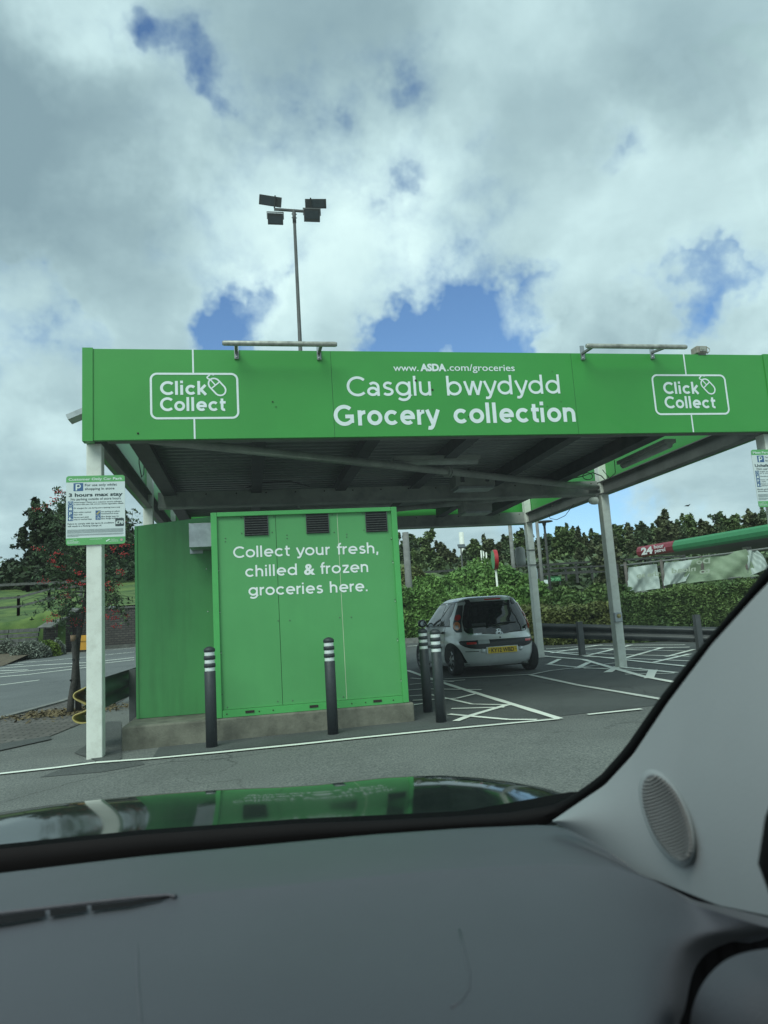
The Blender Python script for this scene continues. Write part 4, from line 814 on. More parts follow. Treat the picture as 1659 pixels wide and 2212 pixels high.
P = [rA+dr*t for t in (-.55, -.2, 0, 1, 2, 3.2, 4.5)]; 
for p in P: p[2] = zt+.012*(p[1]-8)
gr = tag(empty('guard_rail', (rA[0], rA[1], H(rA[0], rA[1]))), 'dark crash barrier with a bent yellow end, left of the green cabin', 'crash barrier', 'crash barriers')
b = MB(); wrail(b, P, -1); b.build('rail', M_RAIL, gr, recalc=False)
def chaikin(P, n=3):
    for _ in range(n): P = [P[0]]+[q for a, c in zip(P, P[1:]) for q in (tuple(u*.75+v*.25 for u, v in zip(a, c)), tuple(u*.25+v*.75 for u, v in zip(a, c)))]+[P[-1]]
    return P
prof_ = chaikin([(190, 1484), (176, 1491), (160, 1499), (160, 1508), (176, 1516), (191, 1524), (192, 1534), (176, 1541), (158, 1547), (159, 1556), (172, 1562), (186, 1560)], 2)
rows = []
for t in (0, .25, .5, .75, 1): rows.append([atY(x+26*t, 1524+(y-1524)*(1-.06*t)-4*t, 7.72+.5*t) for x, y in prof_])
yo = MB().grid(rows, True).build('rail_end', M_YEL, gr, recalc=False); sdm = yo.modifiers.new('solid', 'SOLIDIFY'); sdm.thickness = .012
for (t, lab) in ((1.12, 0), (3.0, 0)):
    p = rA+dr*t; b = MB(); b.box((p[0]+.075, p[1]-.07, H(p[0], p[1])-.05), (p[0]+.085, p[1]+.07, zt+.17)); b.box((p[0]+.0, p[1]-.075, H(p[0], p[1])-.05), (p[0]+.075, p[1]-.065, zt+.17)); b.box((p[0]+.0, p[1]+.065, H(p[0], p[1])-.05), (p[0]+.075, p[1]+.075, zt+.17)); b.build('post', M_RAILP, gr)
# right barrier : behind the bays
g1_, g2_ = G(1246, 1428), G(1499, 1410)
Yr = g1_[1]; 
def rp(x, y, Yv): return atY(x, y, Yv)
A = rp(1167, 1362, Yr+1.6); B_ = rp(1481, 1370, Yr+.1); 
ra = tag(empty('guard_rail', (A[0], A[1], H(A[0], A[1]))), 'long dark crash barrier in front of the trimmed hedge on the right', 'crash barrier', 'crash barriers')
dirr = (B_-A); A0 = A-dirr*.02; B0 = B_+dirr*.8
for q in (A0, B0): q[2] = A[2]+(B_[2]-A[2])*(q[0]-A[0])/(B_[0]-A[0])
b = MB(); wrail(b, [A0+(B0-A0)*t for t in np.linspace(0, 1, 8)], 1); b.build('rail', M_RAIL, ra, recalc=False)
b = MB(); b.bar(A0+(0, .12, 0), B0+(0, .12, 0), .02, .30); b.build('backing_rail', M_RAIL, ra)
for (x, y) in ((1246, 1428), (1499, 1412)):
    lo_, hi_ = 0., 1.
    for _ in range(30):
        t = (lo_+hi_)/2; q = A0+(B0-A0)*t; d_ = q-EYE; xp = 829.5+FPX*(d_@RT)/(d_@FW)
        if xp < x: lo_ = t
        else: hi_ = t
    g = q; yy = q[1]-.15
    b = MB(); b.box((g[0]-.055, yy-.05, H(g[0], yy)-.05), (g[0]+.055, yy+.05, H(g[0], yy)+.70)); b.build('post', M_RAILP, ra)

# ================================================================ foliage
def leaves(name, m, pts, size, parent=None, aspect=1.9, droop=0., up=.35, seed=1, jitter=.35):
    """pts (n,3): each becomes a folded leaf of two triangles pairs"""
    r = np.random.default_rng(seed); n = len(pts); pts = np.asarray(pts, float)
    nrm = r.normal(size=(n, 3)); nrm[:, 2] = np.abs(nrm[:, 2])+up; nrm /= np.linalg.norm(nrm, axis=1)[:, None]
    a = r.normal(size=(n, 3)); a[:, 2] -= droop; a -= nrm*(a*nrm).sum(1)[:, None]; a /= np.linalg.norm(a, axis=1)[:, None]; bb = np.cross(nrm, a)
    s = (size*(1+jitter*r.normal(size=n)).clip(.4, 2))[:, None]
    A_, B2 = a*s*aspect/2, bb*s/2; V = np.stack([pts-A_, pts+B2-nrm*s*.08, pts+A_, pts-B2-nrm*s*.08], 1).reshape(-1, 3)
    me = bpy.data.meshes.new(name); me.vertices.add(4*n); me.vertices.foreach_set('co', V.ravel()); me.loops.add(4*n); me.loops.foreach_set('vertex_index', np.arange(4*n, dtype=np.int32))
    me.polygons.add(n); me.polygons.foreach_set('loop_start', np.arange(0, 4*n, 4, dtype=np.int32)); me.polygons.foreach_set('loop_total', np.full(n, 4, dtype=np.int32)); me.update(); me.validate()
    me.materials.append(m); o = bpy.data.objects.new(name, me); COL.objects.link(o)
    if parent is not None: o.parent = parent; o.matrix_parent_inverse = Matrix.Translation(-parent.location)
    return o
def blobpts(c, rad, n, r, shell=.55, sq=(1, 1, 1)):
    d = r.normal(size=(n, 3)); d /= np.linalg.norm(d, axis=1)[:, None]; u = shell+(1-shell)*r.random(n)**.6
    return np.array(c)+d*u[:, None]*rad*np.array(sq)
def tree(name, x, y, ztop, halfw, label, group, lm, leaf=.13, n=3200, seed=1, z0=None, low=.12, cat='tree', airy=.5):
    r = np.random.default_rng(seed); z0 = H(x, y) if z0 is None else z0; hh = ztop-z0
    root = tag(empty(name, (x, y, z0)), label, cat, group)
    cent = []; k = 13+int(r.integers(0, 6))
    for i in range(k):
        v = (i+.5)/k; zc_ = z0+hh*(low+.80*v*(1-.0)); wd_ = halfw*(math.sin(math.pi*min(1, .22+.72*v))**.7)*(1-.30*v)
        ang = r.random()*6.28; rr0 = wd_*(.25+.6*r.random()); cr = hh*(.13+.07*r.random())*(1-.25*v)
        cent.append(((x+rr0*math.cos(ang), y+rr0*math.sin(ang), min(zc_, ztop-cr*.8)), cr))
    cent.append(((x+halfw*.1*r.normal(), y, ztop-hh*.09), hh*.10))
    P = []; tot = sum(c[1]**2 for c in cent)
    for c, cr in cent:
        m_n = int(n*cr**2/tot); sub = int(8+r.integers(0, 6))
        for s_ in range(sub):
            d = r.normal(size=3); d /= np.linalg.norm(d); c2 = np.array(c)+d*cr*(.6+.5*r.random()); P.append(blobpts(c2, cr*(.22+.32*r.random()), m_n//sub, r, .2, (1, 1, .8)))
        P.append(blobpts(c, cr*.85, int(m_n*airy), r, .3))
    for _ in range(9):
        c, cr = cent[-1-int(r.integers(0, min(6, len(cent))))]; q0 = np.array(c)+np.array([r.normal()*cr*.6, r.normal()*cr*.6, cr*.5]); L = hh*(.05+.08*r.random()); m_n = int(n*.012); t_ = r.random(m_n)
        P.append(q0+np.stack([t_*0, t_*0, t_*L], 1)+r.normal(size=(m_n, 3))*(L*.16*(1.15-t_))[:, None])
    leaves('crown', lm, np.concatenate(P), leaf, root, 1.6, seed=seed)
    b = MB(); tw = max(.05, hh*.02); b.tube([(x, y, z0-.2), (x+.1*r.normal(), y, z0+hh*.35), (x+.15*r.normal(), y, z0+hh*.75)], [tw, tw*.7, tw*.25], 8)
    for c, cr in cent[::2]: b.tube([(x, y, z0+(c[2]-z0)*.5), tuple((np.array(c)+np.array([x, y, z0+(c[2]-z0)*.5]))/2+(0, 0, .1)), c], [tw*.45, tw*.3, tw*.12], 5)
    b.build('trunk', M_BARK, root); return root
# grass slope on the left : behind the road, up to the fence
def gridsurf(name, m, xs, ys, hf, kind='structure'):
    o = MB().grid([[(x, y, hf(x, y)) for x in xs] for y in ys], True).build(name, m, recalc=False); tag(o, kind=kind); return o
WY = 34.4                       # line of the brick wall
def HL(x, y):
    e = max(0., y-WY); z = H(x, y)+.02; top = z+2.1
    if x < -9.4: base = .9+max(0, .18*e)
    else: base = 2.0+max(0, .16*e)
    t = min(1, max(0, (x+9.9)/1.0)); base = (1.85+.135*e)*(1-t)+(2.24+.12*e)*t
    return z*.35+base+.10*math.sin(x*.6+y*.35)*min(1, e*.3)+.05*math.sin(x*1.9-y)*min(1, e*.3)
gridsurf('grass_bank', M_GRASS, np.arange(-60, 12.1, .6), np.arange(WY+.35, 66, .6), HL)
xq = atY(160, 1316, WY)[0]-.15
gridsurf('grass_bank_edge', M_GRASS, np.linspace(-60, xq, 60), [WY-.95, WY-.8, WY-.5, WY-.1, WY+.36], lambda x, y: .2 if y < WY-.9 else HL(x, max(y, WY))-.03*(WY+.3-y)-(.25 if y < WY-.7 else 0))
# brick retaining wall with sloping end, timber crib wall
wl, wr_ = atY(160, 1316, WY), atY(292, 1314, WY); wz = max(wl[2], wr_[2]); 
M_BRICK = brick('dark_brick', (.062, .053, .048), (.105, .09, .08), (.032, .031, .03), 2.0, .5, .2, .035, vert=True)
bw_ = tag(empty('brick_wall', (-4, WY, .8)), 'dark stained brick retaining wall below the grass bank', 'wall')
b = MB(); b.box((wl[0], WY, .3), (3, WY+.3, wz-.08)); b.build('wall', M_BRICK, bw_)
b = MB(); b.box((wl[0]-.05, WY-.05, wz-.078), (3, WY+.35, wz)); b.build('coping', mat('coping', (.11, .11, .10), .9, var=.3, vscale=4), bw_)
b = MB(); b.box((wl[0], WY-.55, .3), (3, WY-.05, H(-5, WY)+.12)); b.build('footing', mat('coping', (.11, .11, .10), .9), bw_)
xw = atY(115, 1390, WY)[0]; zl = atY(118, 1358, WY)[2]; zb = .4
b = MB(); b.prism([(xw, WY-1.6, zb), (wl[0]-.02, WY-.0, zb), (wl[0]-.02, WY, wz-.02), (xw, WY-1.6, zl)], (0, .45, 0)); b.build('wing_wall', M_BRICK, bw_)
b = MB(); b.bar((xw, WY-1.45, zl+.04), (wl[0], WY+.1, wz+.02), .75, .06); b.build('sloping_coping', mat('pale_coping', (.13, .13, .12), .9, var=.3, vscale=3), bw_)
cw = tag(empty('crib_wall', (-14, WY-1, .6)), 'stepped wall of grey timber logs behind the lavender bushes', 'retaining wall')
for k in range(6):
    b = MB(); zc_ = .90+k*.20+.1; xr_ = xw-.15-(k > 3)*(k-3)*2.3; yy = WY-2.0+k*.14; n_ = 0
    x = -26.
    while x < xr_-.05:
        x2 = min(x+2.3, xr_); b.box((x, yy, zc_-.08+.02*math.sin(x*3)), (x2-.03, yy+.2, zc_+.075+.02*math.sin(x*3))); x = x2
    b.build('log_course', M_WOOD, cw)
tag(gridsurf('verge', M_SOIL, np.arange(-30, xw+.5, .8), [27.2, 28.5, 30, 31.5, 33.0, WY-.7], lambda x, y: H(x, y)+.02+.06*min(3, max(0, y-27.2))/1.), kind='structure')
def postrail(name, pts, hgt, rails, sp_, lab, m=M_WOOD, grp=None, pw=.11, rw=.10, zfun=H):
    root = tag(empty(name, (pts[0][0], pts[0][1], zfun(*pts[0]))), lab, 'fence', grp)
    for (a, c) in zip(pts, pts[1:]):
        a = np.array(a, float); c = np.array(c, float); L = np.linalg.norm(c-a); k = max(1, int(round(L/sp_)))
        P = [(a+(c-a)*i/k) for i in range(k+1)]
        for p in P: b = MB(); z = zfun(*p); b.box((p[0]-pw/2, p[1]-pw/2, z-.1), (p[0]+pw/2, p[1]+pw/2, z+hgt)); b.build('post', m, root)
        for rz in rails:
            b = MB()
            for p, q in zip(P, P[1:]): b.bar((p[0], p[1]-pw/2-.02, zfun(*p)+rz), (q[0], q[1]-pw/2-.02, zfun(*q)+rz+.01), .04, rw)
            b.build('rail', m, root)
    return root
def pixfence(y_, px_list): return [(atY(x, 1300, y_)[0], y_) for x in px_list]
postrail('timber_fence', pixfence(36.5, (-60, 40, 106, 176)), .95, (.85, .42), 1.9, 'low grey timber fence on the grass above the log wall', M_WOOD, 'timber fences', zfun=HL)
Yup = 50.; zu = atY(100, 1258, Yup)[2]
postrail('timber_fence', pixfence(Yup, (-80, 60, 196)), 1.3, (1.25, .55), 4.2, 'grey timber fence along the top of the left grass bank', M_WOOD, 'timber fences', zfun=lambda x, y: zu-1.3, rw=.16, pw=.18)
# yellow grit bin
g = np.array([-7.0, 33.0]); gx = atY(178, 1400, 33.2); g = (gx[0], 33.2); z0_ = H(*g)
gb = tag(empty('grit_bin', (g[0], g[1], z0_)), 'yellow grit bin with a domed lid at the foot of the brick wall', 'grit bin')
b = MB(); zz = z0_+.02; b.prism([(g[0]-.30, g[1]-.25, zz+.06), (g[0]-.24, g[1]-.25, zz+.06), (g[0]-.22, g[1]-.25, zz), (g[0]-.12, g[1]-.25, zz), (g[0]-.10, g[1]-.25, zz+.06), (g[0]+.40, g[1]-.25, zz+.06), (g[0]+.47, g[1]-.25, zz+.42), (g[0]-.36, g[1]-.25, zz+.42)], (0, .5, 0)); b.build('body', M_GRIT, gb)
b = MB(); b.prism([(g[0]-.39, g[1]-.28, zz+.425), (g[0]+.50, g[1]-.28, zz+.425), (g[0]+.50, g[1]-.28, zz+.50), (g[0]+.42, g[1]-.28, zz+.62), (g[0]+.25, g[1]-.28, zz+.68), (g[0]-.16, g[1]-.28, zz+.68), (g[0]-.32, g[1]-.28, zz+.62), (g[0]-.39, g[1]-.28, zz+.50)], (0, .56, 0)); b.build('lid', M_GRIT, gb)
# shrubs on the left verge
def shrub(name, cx, cy, cz, rx, ry, rz, lm, n, leaf, lab, grp, seed, cat='shrub', lumps=9):
    r = np.random.default_rng(seed); root = tag(empty(name, (cx, cy, cz)), lab, cat, grp); P = []
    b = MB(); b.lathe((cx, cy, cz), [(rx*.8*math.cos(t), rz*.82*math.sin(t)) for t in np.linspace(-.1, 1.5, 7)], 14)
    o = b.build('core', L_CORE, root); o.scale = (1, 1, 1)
    for i in range(lumps):
        a = r.random()*6.28; q = .75*math.sqrt(r.random()); c = (cx+rx*q*math.cos(a), cy+ry*q*math.sin(a), cz+rz*(.95-.55*q*q)*(.85+.2*r.random())-rz*.28); P.append(blobpts(c, 1., n//lumps, r, .55, (rx*.38, ry*.38, rz*.36)))
    t = r.random(n)*6.28; v = r.random(n); P.append(np.stack([cx+rx*np.cos(t)*np.sqrt(1-v*v)*.98, cy+ry*np.sin(t)*np.sqrt(1-v*v)*.98, cz+rz*v*.92], 1)+r.normal(size=(n, 3))*leaf*.6)
    leaves('foliage', lm, np.concatenate(P), leaf, root, 2.2, up=.2, seed=seed); return root
for i, (x, y, w_, h_, k, lab) in enumerate(((10, 1425, 40, 40, 0, 'grey lavender bush at the left edge of the verge'), (58, 1427, 62, 38, 0, 'rounded grey lavender bush left of the bright green shrub'), (95, 1422, 44, 34, 1, 'bright green low shrub between grey bushes on the verge'), (118, 1418, 26, 30, 0, 'small grey bush beside the sloping end of the brick wall'), (30, 1400, 50, 18, 0, 'grey bush at the back of the verge under the log wall'))):
    g = G(x, y-2); k_ = g[1]/FPX; shrub('lavender_bush' if k == 0 else 'low_shrub', g[0], g[1]+w_*k_*.4, g[2], w_*k_*.62, w_*k_*.5, h_*k_, L_LAV if k == 0 else L_BOX, 2600, .045, lab, 'bushes on the left verge', 40+i)
# dark trees beyond the left fence
LT = [(90, 1093, 60, 'tall dark tree left of the parking notice'), (150, 1075, 62, 'tall dark tree behind the parking notice'), (215, 1095, 55, 'dark tree seen between the notice post and the cabin'), (262, 1110, 50, 'dark tree whose edge shows beside the green cabin'), (60, 1205, 36, 'lower dark tree at the left end of the tall group'), (25, 1215, 34, 'low bushy tree near the left edge'), (-20, 1222, 36, 'low bushy tree cut by the left edge of the photo'), (110, 1190, 50, 'dark bushy tree filling the gap above the fence'), (190, 1180, 50, 'dark bushy tree low behind the rowan')]
LM = lambda i: (L_DARK, L_RIDGE, L_DARK)[i % 3]
for i, (x, yt, w_, lab) in enumerate(LT):
    Yt = 54.+(i*1.3) % 5; p = atY(x, yt, Yt); tree('dark_tree', p[0], Yt, p[2], w_*Yt/FPX*1.1, lab, 'dark trees beyond the left fence', LM(i), .18, 8500, 100+i, z0=zu-1.2, low=.05)
r = np.random.default_rng(5); P = np.stack([r.uniform(-40, 0, 9000), r.uniform(50.6, 53, 9000), zu-1.3+r.random(9000)**1.5*2.6], 1); o = leaves('undergrowth', L_DARK, P, .24, None, seed=3); tag(o, kind='stuff'); o['label'] = 'dark undergrowth behind the upper left fence'; o['category'] = 'undergrowth'
# rowan by the barrier and its stake
g = G(158, 1540); rx_, ry_ = g[0], g[1]; rz_ = g[2]; YR = ry_
ro = tag(empty('rowan_tree', (rx_, ry_, rz_)), 'young rowan with drooping leaves and red berries behind the near left post', 'tree')
pa = lambda x, y, dy=0: atY(x, y, YR+dy)
b = MB(); b.tube([pa(170, 1528)-(0, 0, .1), pa(168, 1480), pa(165, 1430), pa(169, 1380), pa(178, 1330), pa(188, 1270), pa(192, 1220), pa(190, 1160)], [.048, .042, .040, .038, .036, .026, .018, .010], 9); b.build('trunk', M_BARK, ro)
rr = np.random.default_rng(8); b = MB(); tips = []
BR = [((188, 1270), (150, 1245), (105, 1215)), ((190, 1230), (160, 1190), (120, 1150)), ((192, 1220), (160, 1150), (88, 1090)), ((190, 1250), (230, 1200), (265, 1150)), ((188, 1280), (140, 1275), (100, 1290)), ((189, 1265), (235, 1255), (262, 1320)), ((190, 1160), (200, 1110), (230, 1085)), ((190, 1200), (250, 1160), (285, 1120)), ((190, 1160), (150, 1110), (128, 1060)), ((186, 1285), (225, 1290), (245, 1240)), ((187, 1290), (160, 1300), (130, 1325)), ((190, 1200), (215, 1180), (225, 1220)), ((190, 1180), (170, 1180), (150, 1230)), ((190, 1210), (130, 1190), (85, 1180)), ((192, 1220), (240, 1210), (285, 1190))]
for (a0, a1, a2) in BR:
    dy = rr.uniform(-.7, .7); p0, p1, p2 = pa(*a0), pa(*a1, dy*.6), pa(*a2, dy); pts = [(1-t)**2*p0+2*t*(1-t)*p1+t*t*p2 for t in np.linspace(0, 1, 8)]
    b.tube(pts, list(np.linspace(.014, .004, 8)), 5)
    for j in (3, 4, 5, 6, 7):
        for q in range(2):
            e2 = pts[j]+rr.normal(size=3)*np.array([.16, .2, .10])+(0, 0, -.08); b.tube([pts[j], (pts[j]+e2)/2+(0, 0, .03), e2], .003, 4); tips += [e2, (pts[j]+e2)/2]
    tips += list(pts[2:])
b.build('branches', M_BARK, ro)
P = []
for t in tips:
    for _ in range(2):
        d = rr.normal(size=3); d[2] -= .5; d /= np.linalg.norm(d); L = .16
        for k in range(9): 
            s_ = np.cross(d, [0, 0, 1]); P.append(t+d*L*k/8+s_*.022*(1 if k % 2 else -1)*rr.uniform(.6, 1.2)+rr.normal(size=3)*.006-(0, 0, .006*k))
leaves('crown', L_ROWAN, np.array(P), .022, ro, 2.6, droop=.4, seed=5)
bpix = [(101, 1092), (80, 1100), (118, 1078), (128, 1063), (172, 1145), (163, 1165), (205, 1167), (214, 1170), (243, 1186), (268, 1197), (122, 1224), (140, 1226), (168, 1238), (97, 1255), (145, 1283), (149, 1290), (140, 1308), (190, 1317), (229, 1332), (268, 1332), (104, 1341), (166, 1347), (240, 1277), (270, 1177), (365-140, 1200), (262, 1235), (248, 1303), (250, 1320), (248, 1335), (195, 1379-40), (115, 1212), (255, 1262), (150, 1255), (118, 1330), (178, 1262), (215, 1235), (232, 1262), (160, 1340), (188, 1245), (142, 1268), (205, 1140), (222, 1110), (262, 1120), (245, 1135), (278, 1180), (83, 1185), (128, 1290), (120, 1195), (157, 1202), (175, 1215), (252, 1352), (180, 1300)]
for i in range(0, len(bpix)):
    x, y = bpix[i]; c = pa(x, y, rr.uniform(-.5, .3)); b = MB()
    for k in range(20):
        q = c+rr.normal(size=3)*np.array([.040, .030, .020]); b.lathe(q, [(.0001, -.009), (.0085, -.004), (.009, .003), (.0001, .009)], 6)
    b.build('berry_cluster', L_BERRY, ro, recalc=False)
st = tag(empty('tree_stake', tuple(G(148, 1542))), 'thick crooked stake with a tan cap tied to the rowan', 'stake')
b = MB(); b.tube([pa(150, 1545, -.1)-(0, 0, .1), pa(153, 1515, -.1), pa(160, 1470, -.1), pa(163, 1430, -.1), pa(161, 1395, -.1), pa(158, 1376, -.1)], [.055, .05, .046, .044, .040, .038], 10); b.build('shaft', M_BARK, st)
b = MB(); b.tube([pa(158.5, 1385, -.1), pa(158, 1372, -.1)], .042, 12); b.build('cap', mat('tan_cap', (.30, .19, .12), .8), st)
b = MB(); b.tube([pa(158, 1425, -.15), pa(170, 1424, .0)], .02, 8); b.tube([pa(152, 1470, -.15), pa(170, 1455, .02)], .016, 8); b.build('tie', M_BLACK, st)
o = leaves('dead_leaves', mat('straw', (.16, .12, .06), .9, island=.4), np.stack([rr.normal(rx_-.1, .42, 1500), rr.normal(ry_, .3, 1500), np.zeros(1500)], 1), .03, None, 2.5, up=1.5, seed=9)
for v in o.data.vertices: v.co.z += H(v.co.x, v.co.y)+.025
tag(o, 'scatter of dry leaves round the foot of the rowan', 'leaf litter', kind='stuff')
# distant lamp head at left edge
p = atY(-6, 1206, 38); root = tag(empty('street_lamp', (p[0], 38, H(p[0], 38))), 'pale street lamp whose head just enters at the left edge', 'street lamp'); b = MB(); b.tube([(p[0]-.3, 38, H(p[0], 38)), (p[0]-.3, 38, p[2])], .06, 8); b.build('pole', M_GALV, root); b = MB(); q = atY(4, 1204, 38); b.tube([(p[0]-.3, 38, p[2]), q], [.05, .05], 8); b.lathe((q[0]-.12, 38, q[2]), [(.0001, -.16), (.05, -.13), (.06, 0), (.04, .13), (.0001, .16)], 8, 'x'); b.build('lamp_head', M_ALU, root)

# ================================================================ right side : hedges, signs, far trees
def hedge(name, poly, ztop_f, depth, lm, n, leaf, lab, grp=None, seed=1, bumps=.12, cat='hedge', zb_f=H, power=.5):
    """poly: front base line points (x, y); body extends 'depth' behind"""
    r = np.random.default_rng(seed); root = tag(empty(name, (poly[0][0], poly[0][1], H(*poly[0]))), lab, cat, grp)
    P0 = [np.array(p, float) for p in poly]; seg = [np.linalg.norm(b_-a) for a, b_ in zip(P0, P0[1:])]; tot = sum(seg)
    def at(s):
        s = min(max(s, 0), .9999)*tot
        for a, b_, l in zip(P0, P0[1:], seg):
            if s <= l: d = (b_-a)/l; return a+d*s, np.array([-d[1], d[0]])*(1 if (np.array([-d[1], d[0]])[1] > 0) else -1), 
            s -= l
        d = (P0[-1]-P0[-2]); d /= np.linalg.norm(d); return P0[-1], np.array([-d[1], d[0]])
    ph = r.random(8)*6
    def wob(s, v): return bumps*(math.sin(s*tot*2.1+ph[0]+2.2*v)+.7*math.sin(s*tot*4.7+ph[1]+4*v)+.5*math.sin(s*tot*9.1+ph[2]-6*v))
    # profile v 0..1 : front up, over the top, to back
    def surf(s, v, inset=0.):
        a, nn = at(s); zt = ztop_f(s); zb_ = H(*a); hgt = zt-zb_
        if v < .45: t = v/.45; q = -.0+.12*t**3; z = zb_+hgt*t*.93
        elif v < .9: t = (v-.45)/.45; q = .12+(depth-.24)*t; z = zb_+hgt*(.93+.07*math.sin(math.pi*min(1, t*1.0+.0)))
        else: t = (v-.9)/.1; q = depth-.12; z = zb_+hgt*.93*(1-t)
        k = wob(s, v)
        return np.array([*(a+nn*(q-(k if v < .45 else 0)+inset*(1 if v < .6 else -1))), z+(k*.6 if .3 < v < .9 else 0)-(inset if v > .3 else 0)])
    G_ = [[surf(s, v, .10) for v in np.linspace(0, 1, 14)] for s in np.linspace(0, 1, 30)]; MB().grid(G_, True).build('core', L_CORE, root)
    ss = r.random(n); vv = np.where(r.random(n) < .68, r.random(n)*.47, .45+r.random(n)*.45)
    pts = np.array([surf(a, b_) for a, b_ in zip(ss, vv)])+r.normal(size=(n, 3))*leaf*.55
    clump = np.sin(ss*tot*7+vv*9)*np.sin(vv*23+ss*tot*3); keep = r.random(n) < (.78+.22*clump); pts = pts[keep]
    leaves('foliage', lm, pts, leaf, root, 2.0, up=.25, seed=seed); return root
gg = lambda x, y: tuple(G(x, y)[:2])
# trimmed hedge behind the right barrier
Yh = 14.6; p0, p1 = atY(1338, 1340, Yh+1.8), atY(1700, 1340, Yh-.3)
zt0, zt1 = atY(1340, 1285, Yh+1.8)[2], atY(1612, 1250, Yh+.2)[2]
hedge('trimmed_hedge', [(p0[0], Yh+1.8), (p1[0]+.5, Yh-.3)], lambda s: zt0+(zt1-zt0)*s*1.1, 1.6, L_HEDGE, 62000, .040, 'long trimmed hedge behind the crash barrier on the right', None, 61, .05)
q0, q1 = atY(1150, 1340, 17.6), atY(1345, 1340, 16.9)
hedge('low_hedge', [(q0[0]-.3, 18.0), (q1[0], 16.8)], lambda s: atY(1240, 1312, 17.3)[2]+.10*math.sin(s*9), 1.5, L_OLIVE, 22000, .048, 'uneven olive hedge between the two right posts', None, 62, .11)
p0, p1 = G(866, 1388), G(1180, 1368); 
hedge('laurel_hedge', [(p0[0]-1.5, p0[1]-.4), (p0[0], p0[1]), (atY(1190, 1350, 22.6)[0], 22.6)], lambda s: atY(960, 1275, 23.4)[2]+.16*math.sin(s*6.5+.6)-.3*max(0, s-.75), 2.2, L_LAUREL, 66000, .064, 'wide glossy laurel hedge behind the parked car', None, 63, .14)
kb = MB(); kb.bar((p0[0]-2, p0[1]-.55, H(p0[0], p0[1])+.03), (atY(1190, 1350, 22.2)[0], 22.2, H(9, 22)+.03), .15, .22); tag(kb.build('hedge_kerb', mat('kerb_concrete', (.20, .20, .185), .9)), kind='structure')
def bush(name, x, ytop, wpx, Yv, lm, n, leaf, lab, grp, seed, ybase=None, lumps=14):
    p = atY(x, ytop, Yv); zb_ = H(p[0], Yv)-.1; shrub(name, p[0], Yv, zb_, wpx*Yv/FPX, wpx*Yv/FPX*.7, p[2]-zb_, lm, n, leaf, lab, grp, seed, 'bush', lumps)
bush('laurel_bush', 1040, 1210, 150, 28, L_LAUREL, 36000, .072, 'broad bright laurel mound with the round sign in front of it', 'bushes behind the laurel hedge', 71)
bush('laurel_bush', 935, 1240, 80, 26.5, L_LAUREL, 18000, .07, 'bright laurel mound at the left of the hedge', 'bushes behind the laurel hedge', 76)
bush('olive_bush', 890, 1225, 75, 30, L_OLIVE, 18000, .065, 'olive bush beside the grey wooden pole', 'bushes behind the laurel hedge', 72)
bush('olive_bush', 1140, 1238, 38, 26, L_LAUREL, 11000, .085, 'bush just left of the rear right post', 'bushes behind the laurel hedge', 77)
bush('dark_bush', 1215, 1268, 62, 21.5, L_HEDGE, 8000, .085, 'dark bush between the two right posts', 'bushes between the right posts', 73)
bush('dark_bush', 1290, 1262, 60, 22.5, L_HEDGE, 8000, .085, 'dark bush touching the right post', 'bushes between the right posts', 74)
bush('dark_bush', 1240, 1285, 70, 19.8, L_HEDGE, 8000, .075, 'low dark bush just behind the uneven olive hedge', 'bushes between the right posts', 75)
bush('dark_bush', 1340, 1262, 34, 20.5, L_HEDGE, 5000, .085, 'dark bush at the left end of the torn banner fence', 'bushes between the right posts', 78)
# bank with far trees
def HR(x, y): 
    t = min(1, max(0, (y-34)/30.)); t = t*t*(3-2*t); return H(x, y)-.05+1.6*t+.05*math.sin(x*.7)*t
gridsurf('far_bank', M_GRASS, np.arange(2, 90, 1.5), np.arange(33.5, 110, 1.5), HR)
RTs = [(880, 1160, 40), (915, 1150, 34), (950, 1172, 26), (1000, 1196, 24), (1022, 1168, 26), (1055, 1163, 30), (1090, 1160, 30), (1118, 1150, 24), (1150, 1170, 30), (1185, 1152, 34), (1215, 1138, 34), (1250, 1146, 34), (1285, 1150, 30), (1325, 1135, 34), (1352, 1138, 36), (1385, 1130, 34), (1412, 1140, 26), (1432, 1112, 24), (1462, 1128, 26), (1490, 1116, 30), (1520, 1128, 28), (1548, 1108, 30), (1580, 1112, 32), (1615, 1108, 34), (1650, 1103, 34), (1685, 1112, 36), (1720, 1110, 36), (1760, 1100, 40), (845, 1155, 36), (975, 1190, 22)]
desc = ['behind the grey wooden pole', 'right of the grey wooden pole', 'below the roof edge, near the kiosk', 'in the low gap by the white mast', 'just right of the white mast', 'above the round sign', 'right of the round sign', 'beside the left tall lamp pole', 'low behind the rear right post', 'right of the rear right post', 'between the flat-topped lamps', 'right of the flat-topped lamps', 'left of the switch box post', 'just behind the switch box post', 'first right of the switch box post', 'above the left end of the torn banner', 'left of the red petrol sign', 'rising tall above the red petrol sign', 'above the petrol sign, right part', 'above the left end of the green petrol roof', 'with thin top above the petrol roof', 'broad, above the middle of the petrol roof', 'right of the broad one over the petrol roof', 'near the Welsh notice', 'behind the Welsh notice', 'past the right edge', 'far past the right edge', 'farthest right, mostly out of frame', 'hidden partly by the kiosk edge', 'small, low, left of the white mast']
for i, ((x, yt, w_), ds) in enumerate(zip(RTs, desc)):
    Yt = 62+(i*7) % 17; k_ = Yt*1.0; p = atY(x, yt, Yt); d_ = Yt/(ray(x, yt)[1])
    tree('ridge_tree', p[0], Yt, p[2], w_*d_/FPX*1.15, 'far tree on the ridge '+ds, 'trees on the far ridge', (L_RIDGE, L_RIDGE2, L_RIDGE3)[i % 3], .21, 8200, 200+i, z0=HR(p[0], Yt)-.3, low=.02)
